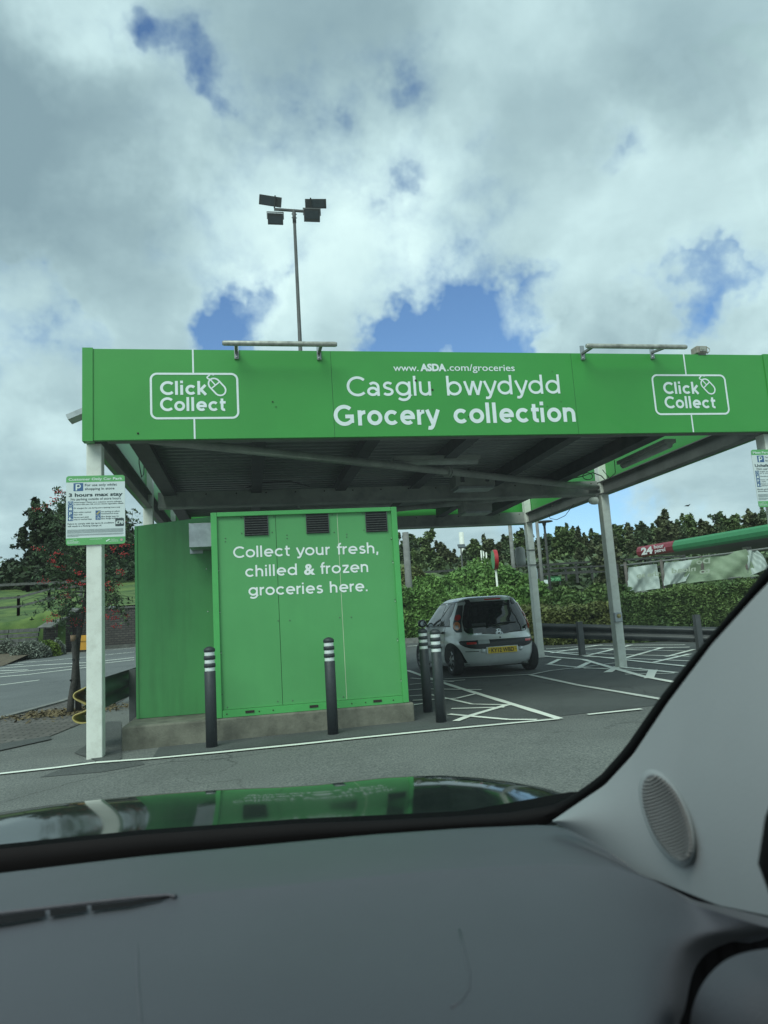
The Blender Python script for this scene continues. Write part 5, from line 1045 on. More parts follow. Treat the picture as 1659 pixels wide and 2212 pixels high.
for i, (x, yt, w_, Yt) in enumerate(((900, 1195, 44, 50), (1000, 1215, 44, 52), (1060, 1200, 40, 50), (1120, 1200, 44, 52), (1190, 1195, 44, 50), (1250, 1190, 44, 52), (1310, 1190, 44, 50), (1365, 1170, 34, 50), (1420, 1185, 40, 52), (1310, 1150, 30, 44), (950, 1205, 44, 52))):
    p = atY(x, yt, Yt); d_ = Yt/ray(x, yt)[1]; nm = ('by the kiosk', 'below the white mast', 'behind the round sign', 'right of the round sign', 'behind the rear right post', 'between the right posts', 'left of the switch box post', 'leaning over the torn banner', 'behind the red petrol sign', 'left of that post, taller', 'left of the white mast')[i]
    tree('thicket_tree', p[0], Yt, p[2], w_*d_/FPX*1.2, 'low thicket tree at the foot of the ridge '+nm, 'thicket below the far ridge', (L_RIDGE2, L_RIDGE3)[i % 2], .17, 7500, 300+i, z0=HR(p[0], Yt)-.3, low=.02)
r = np.random.default_rng(6); n_ = 26000; X_ = r.uniform(4, 75, n_); Y_ = r.uniform(46, 62, n_); o = leaves('undergrowth', L_RIDGE, np.stack([X_, Y_, np.array([HR(a, c) for a, c in zip(X_, Y_)])+r.random(n_)**1.4*2.4], 1), .28, None, seed=4); tag(o, 'dark undergrowth across the foot of the far ridge', 'undergrowth', kind='stuff')
postrail('timber_fence', [(atY(880, 1220, 44)[0], 44), (atY(1330, 1220, 44)[0], 44), (atY(1480, 1220, 44)[0], 44)], 1.3, (1.2, .6), 3.0, 'dark timber fence across the foot of the far ridge', M_WOODD, 'timber fences', .14, .13, zfun=lambda x, y: atY(1100, 1222, 44)[2]-1.25+.012*(x-20))
postrail('timber_fence', [(atY(1165, 1240, 38)[0], 38), (atY(1335, 1240, 38)[0], 38)], .7, (.62, .30), 1.4, 'lower brown timber fence by the NOW OPEN sign', M_WOODD, 'timber fences', .1, .09, zfun=lambda x, y: atY(1240, 1250, 38)[2]+.0)
# poles and lamps
def pole(name, x0, y0, x1, y1, Yv, rad, m, lab, cat='pole', grp=None, head=None):
    a, c = atY(x0, y0, Yv), atY(x1, y1, Yv); xm = (a[0]+c[0])/2; root = tag(empty(name, (xm, Yv, H(xm, Yv))), lab, cat, grp)
    b = MB(); b.tube([(xm, Yv, H(xm, Yv)-.1), (xm, Yv, a[2])], [rad*1.15, rad], 10); b.build('shaft', m, root)
    if head == 'disc': b = MB(); b.lathe((xm, Yv, a[2]), [(.0001, .06), (.40, .02), (.42, -.02), (.10, -.06), (.07, -.2)], 18); b.build('lamp_head', M_GALV, root)
    if head == 'flood': b = MB(); b.obox((xm+.05, Yv, a[2]), (.22, 0, 0), (0, .1, .1), (0, -.02, .03)); b.build('lamp_head', M_GLASSD, root)
    return root
pole('wooden_pole', 877, 1150, 882, 1270, 24.8, .115, M_POLE, 'grey wooden pole rising from the laurel hedge beside the kiosk')
pole('lamp_pole', 1101, 1118, 1107, 1215, 36, .10, M_POLE, 'pale grey pole behind the round sign, under the roof edge', 'pole')
pole('lamp_post', 1159, 1110, 1170, 1255, 30, .07, M_POLE, 'slim pole right of the rear right post', 'pole')
pole('lamp_post', 1175, 1127, 1187, 1250, 32, .055, M_WOODD, 'thin lamp post with a flat disc top', 'lamp post', None, 'disc')
pole('small_lamp', 996, 1180, 998, 1225, 40, .04, M_GALV, 'low flood lamp in front of the far fence', 'lamp', None, 'flood')
pole('small_lamp', 1144, 1157, 1150, 1215, 42, .04, M_GALV, 'thin dark lamp left of the rear right post', 'lamp', None, 'flood')
for i, x in enumerate((1040, 1045, 1051)): pole('flagpole', x, 1189+i*2, x+2, 1240, 33, .035, M_POST, ('leftmost', 'middle', 'rightmost')[i]+' of the three short white posts left of the round sign', 'post', 'three short white posts')
pole('white_mast', 998, 1150, 999, 1210, 75, .28, M_POST, 'thick white mast on the skyline above the hedge', 'mast')
# red and green round sign, nearly edge on
c = atY(1068, 1209, 25.5); rs_ = tag(empty('round_sign', (c[0], 25.5, H(c[0], 25.5))), 'round sign with red rim and green face on a white pole above the laurel hedge', 'sign')
b = MB(); b.tube([(c[0]+.04, 25.5, H(c[0], 25.5)), (c[0]+.02, 25.5, c[2]-.3)], .038, 10); b.build('pole', M_POST, rs_)
th = R_(-9); axn = np.array([-math.cos(th), -math.sin(th), 0]); ty = np.array([-math.sin(th), math.cos(th), 0]); R0 = .37
def disc(mb, c, n, t, rr_, th0, th1, N=28):
    vs = [c+n*th0+rr_*(math.cos(a)*t+math.sin(a)*np.array([0, 0, 1.])) for a in np.linspace(0, 2*math.pi, N, endpoint=False)]+[c+n*th1+rr_*(math.cos(a)*t+math.sin(a)*np.array([0, 0, 1.])) for a in np.linspace(0, 2*math.pi, N, endpoint=False)]
    mb.add(vs, [tuple(range(N))[::-1], tuple(range(N, 2*N))]+[(i, (i+1) % N, N+(i+1) % N, N+i) for i in range(N)])
b = MB(); disc(b, c, axn, ty, R0, -.09, .05); b.build('rim', mat('sign_red', (.42, .022, .03), .4), rs_); b = MB(); disc(b, c, axn, ty, R0*.96, .052, .06); b.build('face', mat('sign_face_green', (.10, .34, .15), .4), rs_)
# NOW OPEN board, small white board, tall white-blue board
def board(name, x0, y0, x1, y1, Yv, m, lab, txt=None, tm=None, par=None, cat='sign'):
    a, c = atY(x0, y0, Yv), atY(x1, y1, Yv); root = tag(empty(name, (a[0], Yv, H(a[0], Yv))), lab, cat)
    b = MB(); b.box((a[0], Yv, c[2]), (c[0], Yv+.04, a[2])); pn_ = b.build('panel', m, root)
    b = MB()
    for xx in (a[0]+.05, c[0]-.05): b.box((xx-.03, Yv+.042, H(xx, Yv)), (xx+.03, Yv+.09, a[2]))
    b.build('leg', M_WOODD, root)
    if txt: q = MB(); f_ = lambda x, z, off: (x, Yv-off, z); ftext(q, txt, f_, a[0]+.06, c[2]+.14*(a[2]-c[2])/.5*.5, (a[2]-c[2])*.8, bold=.03, off=.006, width=(c[0]-a[0])-.12); q.build('lettering', tm, pn_, recalc=False)
    return root
board('open_sign', 1182, 1245.5, 1213, 1255, 33, mat('open_green', (.015, .10, .03), .4), 'dark green NOW OPEN board beyond the bushes', 'NOW OPEN', mat('open_letter', (.25, .62, .30), .4))
board('small_board', 1170, 1253, 1184, 1261, 32, M_VINYL, 'small white board under the NOW OPEN sign')
board('tall_board', 1154, 1228, 1162, 1250, 31, mat('pale_blue_board', (.45, .55, .62), .5), 'tall narrow pale board right of the rear post')
# petrol station canopy
pc = tag(empty('petrol_canopy', (25, 36, 0)), 'petrol station canopy with a red 24 hour petrol end and green band', 'petrol canopy')
Pa, Pb = atY(1378, 1181, 36), atY(1454, 1169, 33.3); dP = (Pb-Pa); dP /= np.linalg.norm(dP[:2]); dP[2] = 0; zt_ = Pa[2]; hb = .56
Pend = Pa+dP*32; nP = np.array([dP[1], -dP[0], 0]); 
def pcf(u, z, off): q = Pa+dP*u+nP*off; return (q[0], q[1], zt_-.30+z)
lenR = np.linalg.norm((Pb-Pa)[:2])
def bandbox(u0, u1, m, name, slant=0):
    rows = []
    for z, o in ((-.28, -.20), (-.28, .0), (-.18, .10), (0, .15), (.18, .10), (.28, 0), (.28, -.20)): rows.append([pcf(u0+slant*(z+.28)*.5*(u0 > .01), z, o), pcf(u1+slant*(z+.28)*.5, z, o)])
    rows.append(rows[0]); return MB().grid(rows, False).build(name, m, pc)
rb_ = bandbox(0, lenR, mat('petrol_red', (.24, .03, .045), .4), 'red_band', .4); bandbox(lenR+.01, 32, mat('petrol_green', (.045, .24, .10), .45, var=.06), 'green_band', .4)
b = MB(); q = [pcf(0, -.22, -.21), pcf(32, -.22, -.21)]; c3 = [np.array(p_)-nP*8.5 for p_ in q]
b.add([q[0], q[1], c3[1], c3[0]]+[tuple(np.array(p_)+(0, 0, .35)) for p_ in (q[0], q[1], c3[1], c3[0])], [(0, 1, 2, 3), (4, 5, 6, 7), (0, 1, 5, 4), (1, 2, 6, 5), (2, 3, 7, 6), (3, 0, 4, 7)]); b.build('roof', mat('petrol_soffit', (.16, .165, .165), .7), pc)
for u in (3.5, 14, 25):
    p_ = np.array(pcf(u, 0, -4)); b = MB(); b.box((p_[0]-.15, p_[1]-.15, H(p_[0], p_[1])), (p_[0]+.15, p_[1]+.15, zt_-.5)); b.build('column', M_POST, pc)
t = MB(); f2_ = lambda x, z, off: pcf(x, z-.0, .155+off)
ftext(t, '24', f2_, .15*lenR, -.18, .50, bold=.05, width=.33*lenR); ftext(t, 'hour', f2_, .53*lenR, .03, .27, bold=.02, width=.27*lenR); ftext(t, 'petrol', f2_, .54*lenR, -.18, .27, bold=.02, width=.29*lenR); t.build('lettering', mat('petrol_letter', (.75, .75, .74), .5), rb_, recalc=False)
# torn banner on its frame
bn = tag(empty('banner_frame', (12, 24, 0)), 'grey post frame holding torn translucent banner sheets by the petrol station', 'banner')
def bnp(x, y, dY=0.): 
    Yv = 23.0-(x-1350)/300.*2.6; return atY(x, y, Yv+dY)
for (x, y0, y1) in ((1350, 1216, 1282), (1428, 1210, 1268), (1514, 1202, 1256), (1609, 1190, 1250)):
    a, c = bnp(x, y0), bnp(x+3, y1+10); b = MB(); b.tube([(a[0], a[1], a[2]+.02), (a[0], a[1], H(a[0], a[1]))], .055, 8); b.build('post', mat('weathered_post', (.11, .095, .085), .8, var=.3), bn)
tops = [(1340, 1222), (1428, 1212), (1514, 1203), (1609, 1191), (1700, 1179)]
b = MB(); b.tube([bnp(*q) for q in tops], .03, 8); b.build('top_rail', M_STEEL, bn)
b = MB(); b.tube([bnp(1345, 1282), bnp(1428, 1276)], .022, 8); b.tube([bnp(1520, 1252), bnp(1600, 1247)], .022, 8); b.build('bottom_rail', M_STEEL, bn)
bm = bpy.data.materials.new('banner_sheet'); bm.use_nodes = True; tt = bm.node_tree; pb2 = tt.nodes['Principled BSDF']; srcb = nd(tt, 'ShaderNodeTexCoord').outputs['Object']
nb = nd(tt, 'ShaderNodeTexNoise', inp={'Scale': .8, 'Detail': 6, 'Roughness': .5}); tt.links.new(srcb, nb.inputs[0]); tt.links.new(mixc(tt, nb.outputs[0], (.30, .36, .33), (.50, .56, .52)), pb2.inputs['Base Color']); pb2.inputs['Roughness'].default_value = .6
bg_ = mat('banner_sheet_green', (.20, .27, .17), .6, var=.1)
def sheet(c4, m, seed, nU=22, nV=10, amp=.07):
    r = np.random.default_rng(seed); f = r.random(6)*6; rows = []
    A_, B4, C4, D4 = [np.array(bnp(*q)) for q in c4]      # TL TR BR BL
    for j in range(nV+1):
        v = j/nV; row = []
        for i in range(nU+1):
            u = i/nU; p_ = (A_*(1-u)+B4*u)*(1-v)+(D4*(1-u)+C4*u)*v; k = amp*(math.sin(7*u+5*v+f[0])+.6*abs(math.sin(13*u-6*v+f[1]))+.5*math.sin(21*u+11*v+f[2])*v); row.append(p_+np.array([-.2*k, -k, .15*k*v]))
        rows.append(row)
    o = MB().grid(rows, True).build('sheet', m, bn, recalc=False); return o
s1_ = sheet([(1357, 1226), (1420, 1218), (1424, 1272), (1354, 1280)], bm, 1); s2_ = sheet([(1432, 1216), (1506, 1208), (1480, 1256), (1433, 1266)], bm, 2); s3_ = sheet([(1494, 1209), (1608, 1187), (1640, 1244), (1470, 1262)], bg_, 3); s4_ = sheet([(1612, 1190), (1634, 1188), (1665, 1226), (1614, 1246)], bm, 4)
q = MB(); fb = lambda x, z, off: tuple(np.array(bnp(x, z, -.22)))
gho = mat('ghost_letter', (.30, .35, .27), .6)
def ghost(txt, x, y, hpx, wpx, par):
    mb = MB(); yy = y; ftext(mb, txt, lambda a, z, off: fb(x-(a), yy-(z)-(a)*(-.10), off), 0, 0, hpx, bold=.03, width=wpx); mb.build('faded_lettering', gho, par, recalc=False)
ghost('Do', 1534, 1216, 16, 30, s3_); ghost('to', 1535, 1237, 16, 24, s3_); ghost('nload', 1503, 1233, 15, 52, s2_); ghost('the ap', 1425, 1243, 14, 50, s1_); ghost('asda', 1632, 1205, 14, 32, s4_) if False else None
# bird
c = atY(1241.5, 1274.5, 24); c = atY(1486, 1092, 45); bd = tag(empty('flying_bird', tuple(c)), 'tiny dark bird flying above the far trees', 'bird'); b = MB(); b.add([c+(-.10, 0, .0), c+(.0, 0, .04), c+(.18, 0, .10), c+(.05, 0, -.04)], [(0, 1, 2, 3)]); b.add([c+(-.28, 0, -.03), c+(-.1, 0, .04), c+(.1, 0, .03), c+(.05, 0, -.06)], [(0, 1, 2, 3)]); o = b.build('body', M_BLACK, bd); sm_ = o.modifiers.new('s', 'SOLIDIFY'); sm_.thickness = .05

# ================================================================ small silver hatchback
SC = .925
tl, tr = G(988, 1462), G(1150, 1448)
CZr = (H(tl[0], tl[1])+H(tr[0], tr[1]))/2
carx = (tl[0]+tr[0])/2+.045; cary = (tl[1]+tr[1])/2-.36*SC
car = tag(empty('parked_car', (carx, cary, CZr), R_(1.5), local=True), 'small silver hatchback parked facing away under the canopy', 'car'); car.scale = (SC*1.075, SC, SC)
ZS = [.17, .22, .28, .36, .44, .52, .60, .66, .72, .80, .88, .96, 1.06, 1.16, 1.24, 1.31, 1.37, 1.41, 1.435, 1.452, 1.462]
VR = [.16, .09, .05, .015, .0, .0, .008, .045, .075, .088, .10, .13, .17, .22, .26, .30, .345, .40, .47, .62, .95]
WD = [.745, .785, .803, .812, .812, .820, .824, .820, .812, .80, .78, .755, .718, .675, .638, .602, .56, .515, .465, .39, .24]
VF = [3.25, 3.33, 3.38, 3.42, 3.43, 3.43, 3.41, 3.38, 3.33, 3.20, 2.98, 2.78, 2.60, 2.42, 2.28, 2.16, 2.05, 1.96, 1.88, 1.75, 1.5]
def cub(xs, ys, x):
    x = min(max(x, xs[0]), xs[-1]); i = max(0, min(len(xs)-2, int(np.searchsorted(xs, x, 'right')-1))); h_ = xs[i+1]-xs[i]; t = (x-xs[i])/h_
    def sl_(k):
        if k == 0: return (ys[1]-ys[0])/(xs[1]-xs[0])
        if k == len(xs)-1: return (ys[-1]-ys[-2])/(xs[-1]-xs[-2])
        return .5*((ys[k+1]-ys[k])/(xs[k+1]-xs[k])+(ys[k]-ys[k-1])/(xs[k]-xs[k-1]))
    m0, m1 = sl_(i)*h_, sl_(i+1)*h_; return (2*t**3-3*t*t+1)*ys[i]+(t**3-2*t*t+t)*m0+(-2*t**3+3*t*t)*ys[i+1]+(t**3-t*t)*m1
NE = 3.6
def cs(z, th, off=0.):
    """car surface: th 0 = rear centre, +90 right side, -90 left, 180 front"""
    w_, a, c = cub(ZS, WD, z), cub(ZS, VR, z), cub(ZS, VF, z); L = (c-a)/2; yc = (a+c)/2; t = R_(th); s_, k = math.sin(t), math.cos(t)
    x = w_*math.copysign(abs(s_)**(2/NE), s_); y = yc-L*math.copysign(abs(k)**(2/NE), k)
    # outward normal in plan
    nx = math.copysign(abs(x/w_)**(NE-1)/w_, x) if abs(x) > 1e-6 else 0; ny = math.copysign(abs((y-yc)/L)**(NE-1)/L, y-yc); n = math.hypot(nx, ny)+1e-9
    return (x+nx/n*off, y+ny/n*off, z)
def th_x(z, x):      # rear angle for lateral position x
    q = min(.9999, abs(x)/cub(ZS, WD, z)); return math.copysign(math.degrees(math.asin(q**(NE/2))), x)
def th_y(z, y, side=-1):   # angle on the side for length position y
    a, c = cub(ZS, VR, z), cub(ZS, VF, z); L = (c-a)/2; yc = (a+c)/2; q = max(-.9999, min(.9999, (yc-y)/L)); return side*math.degrees(math.acos(math.copysign(abs(q)**(NE/2), q)))
M_CAR = mat('car_silver', (.80, .82, .82), .27, metal=.22, var=.03, coat=.8, dirt=.15, dirtcol=(.16, .16, .15), dscale=2)
M_CGL = mat('car_glass', (.010, .013, .015), .04, var=.05, spec=.8); M_CBL = mat('car_black', (.02, .023, .025), .38, var=.1); M_TYRE = mat('tyre', (.022, .023, .024), .8, var=.2); M_RIM = mat('wheel_trim', (.30, .31, .32), .35, metal=.7)
M_RED = mat('lamp_red', (.62, .03, .03), .12, coat=1., var=.1); M_ORG = mat('lamp_orange', (.80, .28, .12), .15, coat=1., var=.1); M_CLEAR = mat('lamp_clear', (.55, .50, .48), .15, coat=1.)
zz = list(np.arange(.17, 1.40, .03))+[1.40, 1.42, 1.435, 1.445, 1.452, 1.458, 1.462]; th_ = list(np.arange(-180, 181, 2))
b = MB(); b.grid([[cs(z, t) for t in th_] for z in zz], True); top = [cs(1.462, t) for t in th_[:-1]]; b.add(top, [tuple(range(len(top)))], True); body = b.build('body', M_CAR, car)
def patch(name, m, zr_, f0, f1, off, nz=12, nt=16, par=None, smooth=True):
    z0, z1 = zr_; rows = []
    for i in range(nz+1):
        z = z0+(z1-z0)*i/nz; a, c = f0(z), f1(z); rows.append([cs(z, a+(c-a)*j/nt, off) for j in range(nt+1)])
    return MB().grid(rows, smooth).build(name, m, par or car, recalc=False)
lin = lambda z, pts: float(np.interp(z, [p[0] for p in pts], [p[1] for p in pts]))
# tailgate glass : wide, rounded lower corners
wg = [(.735, .10), (.745, .42), (.765, .52), (.80, .56), (.84, .58), (1.0, .575), (1.15, .53), (1.28, .485), (1.335, .455), (1.35, .42)]
tgl = patch('rear_window', M_CGL, (.735, 1.35), lambda z: th_x(z, -lin(z, wg)), lambda z: th_x(z, lin(z, wg)), .006, 30, 20)
# roof strip, brake lamp
patch('spoiler_strip', mat('car_silver_pale', (.60, .62, .62), .3, metal=.4, coat=.6, var=.02), (1.352, 1.40), lambda z: th_x(z, -.455), lambda z: th_x(z, .455), .012, 4, 14)
patch('brake_light', M_RED, (1.372, 1.395), lambda z: th_x(z, -.13), lambda z: th_x(z, .17), .016, 2, 8)
# lamps : tall clusters on the rear corners
for sd_ in (-1, 1):
    wi = [(.80, .60), (.90, .595), (1.0, .58), (1.15, .535), (1.30, .49)]; wo = [(.80, .38), (.86, .46), (.95, .50), (1.05, .51), (1.15, .53), (1.25, .55), (1.30, .56)]
    f_in = lambda z: th_x(z, sd_*lin(z, wi)); f_out = lambda z: th_y(z, lin(z, wo), sd_)
    o = patch('tail_light', M_CBL if sd_ < 0 else M_RED, (.80, 1.30), f_in, f_out, .014, 14, 26)
    mid = lambda z, k: f_in(z)+(f_out(z)-f_in(z))*k
    for (z0, z1, m_, nm) in ((.84, 1.0, M_ORG, 'indicator'), (1.02, 1.13, M_RED, 'red_lens')):
        cz, hz = (z0+z1)/2, (z1-z0)/2
        hw = lambda z: .40*math.sqrt(max(.02, 1-((z-cz)/hz)**2)); patch(nm, m_, (z0, z1), lambda z: mid(z, .52-hw(z)), lambda z: mid(z, .52+hw(z)), .022, 10, 16, o)
    cz = .92; patch('reversing_lens', M_CLEAR if sd_ < 0 else M_ORG, (.875, .935), lambda z: mid(z, .3), lambda z: mid(z, .62), .027, 4, 10, o)
# bumper insert, plate, recess, lamps in the insert
ins = [(.485, .42), (.50, .52), (.53, .60), (.58, .66), (.63, .67), (.645, .64)]
patch('bumper_insert', M_CBL, (.485, .645), lambda z: th_x(z, -lin(z, ins)), lambda z: th_x(z, lin(z, ins)), .005, 10, 24)
for x in (-.50, .52): patch('reflector', M_RED, (.575, .615), lambda z: th_x(z, x-.07), lambda z: th_x(z, x+.07), .012, 3, 6)
patch('bumper_sticker', mat('grey_sticker', (.42, .45, .45), .5), (.575, .645), lambda z: th_x(z, -.40), lambda z: th_x(z, -.21), .010, 3, 4)
patch('bumper_seam', M_CBL, (.44, .452), lambda z: th_x(z, -.60), lambda z: th_x(z, -.40), .002, 2, 8)
lipm = M_CAR
b = MB()
for s_ in (-1, 1):
    P = [cs(.26+.0*k, th_x(.26, s_*(.50-.02*k)), .0) for k in range(2)]
pl_ = MB(); pl_.box((-.285, -.022, .385), (.285, .012, .515)); bevel(pl_.build('plate_surround', M_CAR, car), .01)
pl_ = MB(); pl_.box((-.26, -.030, .395), (.26, -.023, .505)); plate = pl_.build('number_plate', mat('plate_yellow', (.88, .58, .03), .4, var=.03), car)
t = MB(); ftext(t, 'KY12 WBD', lambda x, z, off: (x, -.030-off, z), -.205, .412, .104, bold=.02, off=.002, width=.41); t.lathe((-.24, -.031, .45), [(.0001, -.002), (.007, 0)], 8, 'y'); t.lathe((.24, -.031, .45), [(.0001, -.002), (.007, 0)], 8, 'y'); t.build('plate_lettering', M_BLACK, plate, recalc=False)
for x in (-.34, .34): b = MB(); b.lathe((x, .01, .45), [(.0001, -.03), (.025, -.026), (.038, -.01), (.042, .005)], 14, 'y'); o = b.build('plate_lamp', M_CAR, car); 
# badge, writing, wiper, lock
zz_ = .79; yb_ = cs(zz_, 0, .012)[1]
def bfn(x, z, off): return (x, cs(z, th_x(z, x), .009+off)[1], z)
t = MB(); ftext(t, '107', bfn, .44, .765, .048, bold=.03, off=.002, width=.075); ftext(t, 'PEUGEOT', bfn, -.53, .745, .036, bold=.02, off=.002, width=.22); t.build('car_lettering', mat('chrome', (.75, .77, .78), .15, metal=.9), tgl, recalc=False)
t = MB(); L_ = [[(-.05, .875), (-.01, .89), (.02, .88), (.03, .862)], [(.03, .862), (-.01, .845), (-.045, .80)], [(-.02, .875), (-.035, .85), (-.015, .835)], [(.0, .845), (.02, .825), (.01, .795), (.03, .785)], [(.01, .84), (.05, .825), (.055, .795)], [(-.045, .845), (-.06, .82), (-.05, .80)]]
for i, P in enumerate(L_): ribbon(t, [(x, z-.07+.005) for x, z in P], .013, bfn, .003+.0003*i)
t.build('emblem', mat('chrome', (.75, .77, .78), .15, metal=.9), tgl, recalc=False)
t = MB(); P = [bfn(x, z, .02) for x, z in ((-.22, .865), (.0, .925), (.15, .94), (.34, .935))]; t.tube(P, .011, 6); P = [bfn(x, z, .02) for x, z in ((-.24, .80), (-.22, .865))]; t.build('wiper', M_CBL, tgl)
t = MB(); t.box((-.03, yb_-.012+.02, .755-.05), (.035, yb_+.03, .735)); t.build('tailgate_handle', M_CBL, tgl)
t = MB(); t.lathe((0, cs(.665, 0)[1]-.002, .672), [(.0001, -.006), (.014, -.004), (.014, .002)], 12, 'y'); t.build('lock', M_CBL, car)
patch('window_sticker', mat('dark_sticker', (.05, .055, .055), .38), (.90, .95), lambda z: th_x(z, -.45), lambda z: th_x(z, -.22), .009, 2, 4, tgl)
for x in (-.41, .39): patch('hinge', M_CBL, (1.285, 1.40), lambda z: th_x(z, x-.035), lambda z: th_x(z, x+.035), .020, 4, 3)
# side windows, door lines, handles, sill, mirror
for sd_ in (-1, 1):
    for (nm, y0, y1, r0, r1) in (('rear_side_window', .62, 1.12, .16, .0), ('front_side_window', 1.17, 2.20, 0., .45)):
        def ya(z, a=y0, r=r0): t_ = (z-.93)/.40; return a+r*(1-math.sqrt(max(0, 1-(1-min(1, abs(t_*2-.7)))**2)))*.8+r*.7*max(0, t_-.3)
        def yb2(z, a=y1, r=r1): t_ = (z-.93)/.40; return a-r*t_**1.2
        o = patch(nm, M_CGL, (.93, 1.335), lambda z: th_y(z, ya(z), sd_), lambda z: th_y(z, yb2(z), sd_), .005, 12, 14)
        patch('window_trim', M_CBL, (.908, .928), lambda z: th_y(z, y0-.02, sd_), lambda z: th_y(z, y1+.01, sd_), .006, 1, 12, o)
        patch('window_trim', M_CBL, (1.337, 1.352), lambda z: th_y(z, y0+.08, sd_), lambda z: th_y(z, y1-r1*.9, sd_), .006, 1, 12, o)
    patch('roof_trim', M_CBL, (1.36, 1.375), lambda z: th_y(z, .45, sd_), lambda z: th_y(z, 2.0, sd_), .003, 1, 14)
    for y in (.80, 1.16, 2.24): patch('door_gap', M_CBL, (.34, .92), lambda z: th_y(z, y-.006, sd_), lambda z: th_y(z, y+.006, sd_), .002, 10, 1)
    for y in (.90, 1.34): 
        c = cs(.80, th_y(.80, y, sd_), .03); b = MB(); b.tube([(c[0]-sd_*.03, c[1]-.09, .80), (c[0], c[1]-.06, .80), (c[0], c[1]+.06, .80), (c[0]-sd_*.03, c[1]+.09, .80)], .016, 8); b.build('door_handle', M_CBL, car)
    patch('rubbing_strip', M_CBL, (.50, .54), lambda z: th_y(z, .95, sd_), lambda z: th_y(z, 2.45, sd_), .010, 1, 14)
    c = cs(.96, th_y(.96, 2.18, sd_), .10); b = MB(); b.lathe((c[0], c[1], c[2]+.03), [(.0001, -.06), (.06, -.055), (.085, -.01), (.08, .05), (.0001, .09)], 14, 'y'); mr = b.build('door_mirror', M_CBL, car); b = MB(); b.lathe((c[0], c[1]-.003, c[2]+.03), [(.0001, -.062), (.055, -.060)], 14, 'y'); b.build('mirror_glass', mat('mirror_glass', (.5, .55, .55), .05, metal=.9), mr); b = MB(); b.bar((c[0]-sd_*.14, c[1]+.02, c[2]-.02), (c[0]-sd_*.04, c[1]+.01, c[2]), .05, .03); b.build('mirror_arm', M_CBL, mr)
    for yw in (.54, 2.86):
        w_ = cub(ZS, WD, .40)
        arc_ = MB(); c0 = (sd_*(w_+.006), yw); N = 26; rows = []
        for k in range(N+1):
            a = math.pi*(k/N)*1.16-.25; rows.append([])
            for rr2 in (.0, .15, .29, .325):
                z = .285+rr2*math.sin(a); y = yw+rr2*math.cos(a); z = max(z, .172); q = cs(z, th_y(z, max(y, .12), sd_), .004); rows[-1].append((q[0], y if y > .12 else q[1], z))
        arc_.grid(rows, True); arc_.build('wheel_arch', M_BLACK, car, recalc=False)
        whl = MB(); xo = sd_*(w_-.045); xi = sd_*(w_-.19)
        whl.lathe((xo, yw, .285), [(.185, -.0), (.20, .004*sd_), (.255, .004*sd_), (.280, -.022*sd_), (.285, -.06*sd_), (.285, -.12*sd_), (.275, -.155*sd_), (.2, -.17*sd_), (.0001, -.17*sd_)], 36, 'x'); wo_ = whl.build('tyre', M_TYRE, car)
        rm = MB(); rm.lathe((xo, yw, .285), [(.19, -.004*sd_), (.175, -.018*sd_), (.16, -.010*sd_), (.05, .004*sd_), (.0001, .006*sd_)], 36, 'x'); rim = rm.build('wheel_trim', M_RIM, wo_)
        sl2 = MB()
        for k in range(8): 
            a = 2*math.pi*k/8; c3_ = (xo+sd_*.001, yw+.115*math.cos(a), .285+.115*math.sin(a)); sl2.obox(c3_, (.006, 0, 0), (0, .036*math.cos(a), .036*math.sin(a)), (0, -.013*math.sin(a), .013*math.cos(a)))
        sl2.build('trim_slot', M_BLACK, rim)
b = MB(); b.box((-.62, .35, .14), (.62, 3.1, .20)); b.build('underbody', M_BLACK, car); b = MB(); b.tube([(-.15, .30, .19), (.35, .28, .19)], .05, 10); b.tube([(.35, .28, .19), (.48, .12, .19)], .022, 8); b.build('exhaust', M_STEEL, car)
b = MB(); b.tube([(.0, 1.2, 1.46), (0, 1.15, 1.50)], .008, 6) ; b.build('aerial', M_CBL, car)

# ================================================================ the car the photo is taken from
own = tag(empty('own_car', (0, 0, 0)), 'interior and bonnet of the car the photo is taken from, in the foreground', 'car')
def interp(pts, x): return float(np.interp(x, [p[0] for p in pts], [p[1] for p in pts]))
M_DASH = mat('dash_plastic', (.074, .087, .099), .46, var=.05, vscale=3, bump=.25, bscale=600, spec=.45)
M_DASHD = mat('dash_dark', (.02, .022, .024), .6, var=.1)
M_PILL = mat('pillar_cloth', (.27, .315, .32), .85, var=.03, vscale=5, bump=.06, bscale=300)
M_PAINT = mat('bonnet_paint', (.008, .014, .012), .07, var=.05, spec=.26, coat=.0)
M_SEAL = mat('seal_black', (.004, .0045, .005), .75, var=.1, spec=.2)
E_TOP = [(-400, 1915), (0, 1886), (300, 1850), (512, 1830), (800, 1803), (1000, 1789), (1184, 1781), (1240, 1792), (1300, 1830), (1380, 1885), (1500, 1945), (1659, 1982), (1800, 2010)]
CRE = [(-400, 2010), (0, 1978), (384, 1936), (640, 1911), (960, 1880), (1184, 1868), (1327, 1873), (1420, 1905), (1500, 1955), (1800, 2050)]
RIGHT = [(1440, 2300), (1468, 2212), (1483, 2181), (1492, 2133), (1501, 2089), (1527, 2055), (1572, 2035), (1659, 2022)]
def dashpt(x, v):          # v 0 at far edge, .3 at crease, 1 beyond the frame bottom
    yt, yc_, yb = interp(E_TOP, x), interp(CRE, x), 2420
    if v < .3: y = yt+(yc_-yt)*v/.3; t = v/.3; z = .836-.048*(1-t)**2.0
    else: t = (v-.3)/.7; y = yc_+(yb-yc_)*t; z = .836-.007*(1-math.exp(-t*14))-.030*t*t
    rr_ = max(0, (x-1330)/330.); z -= .02*rr_**2
    return atZ(x, y, z)
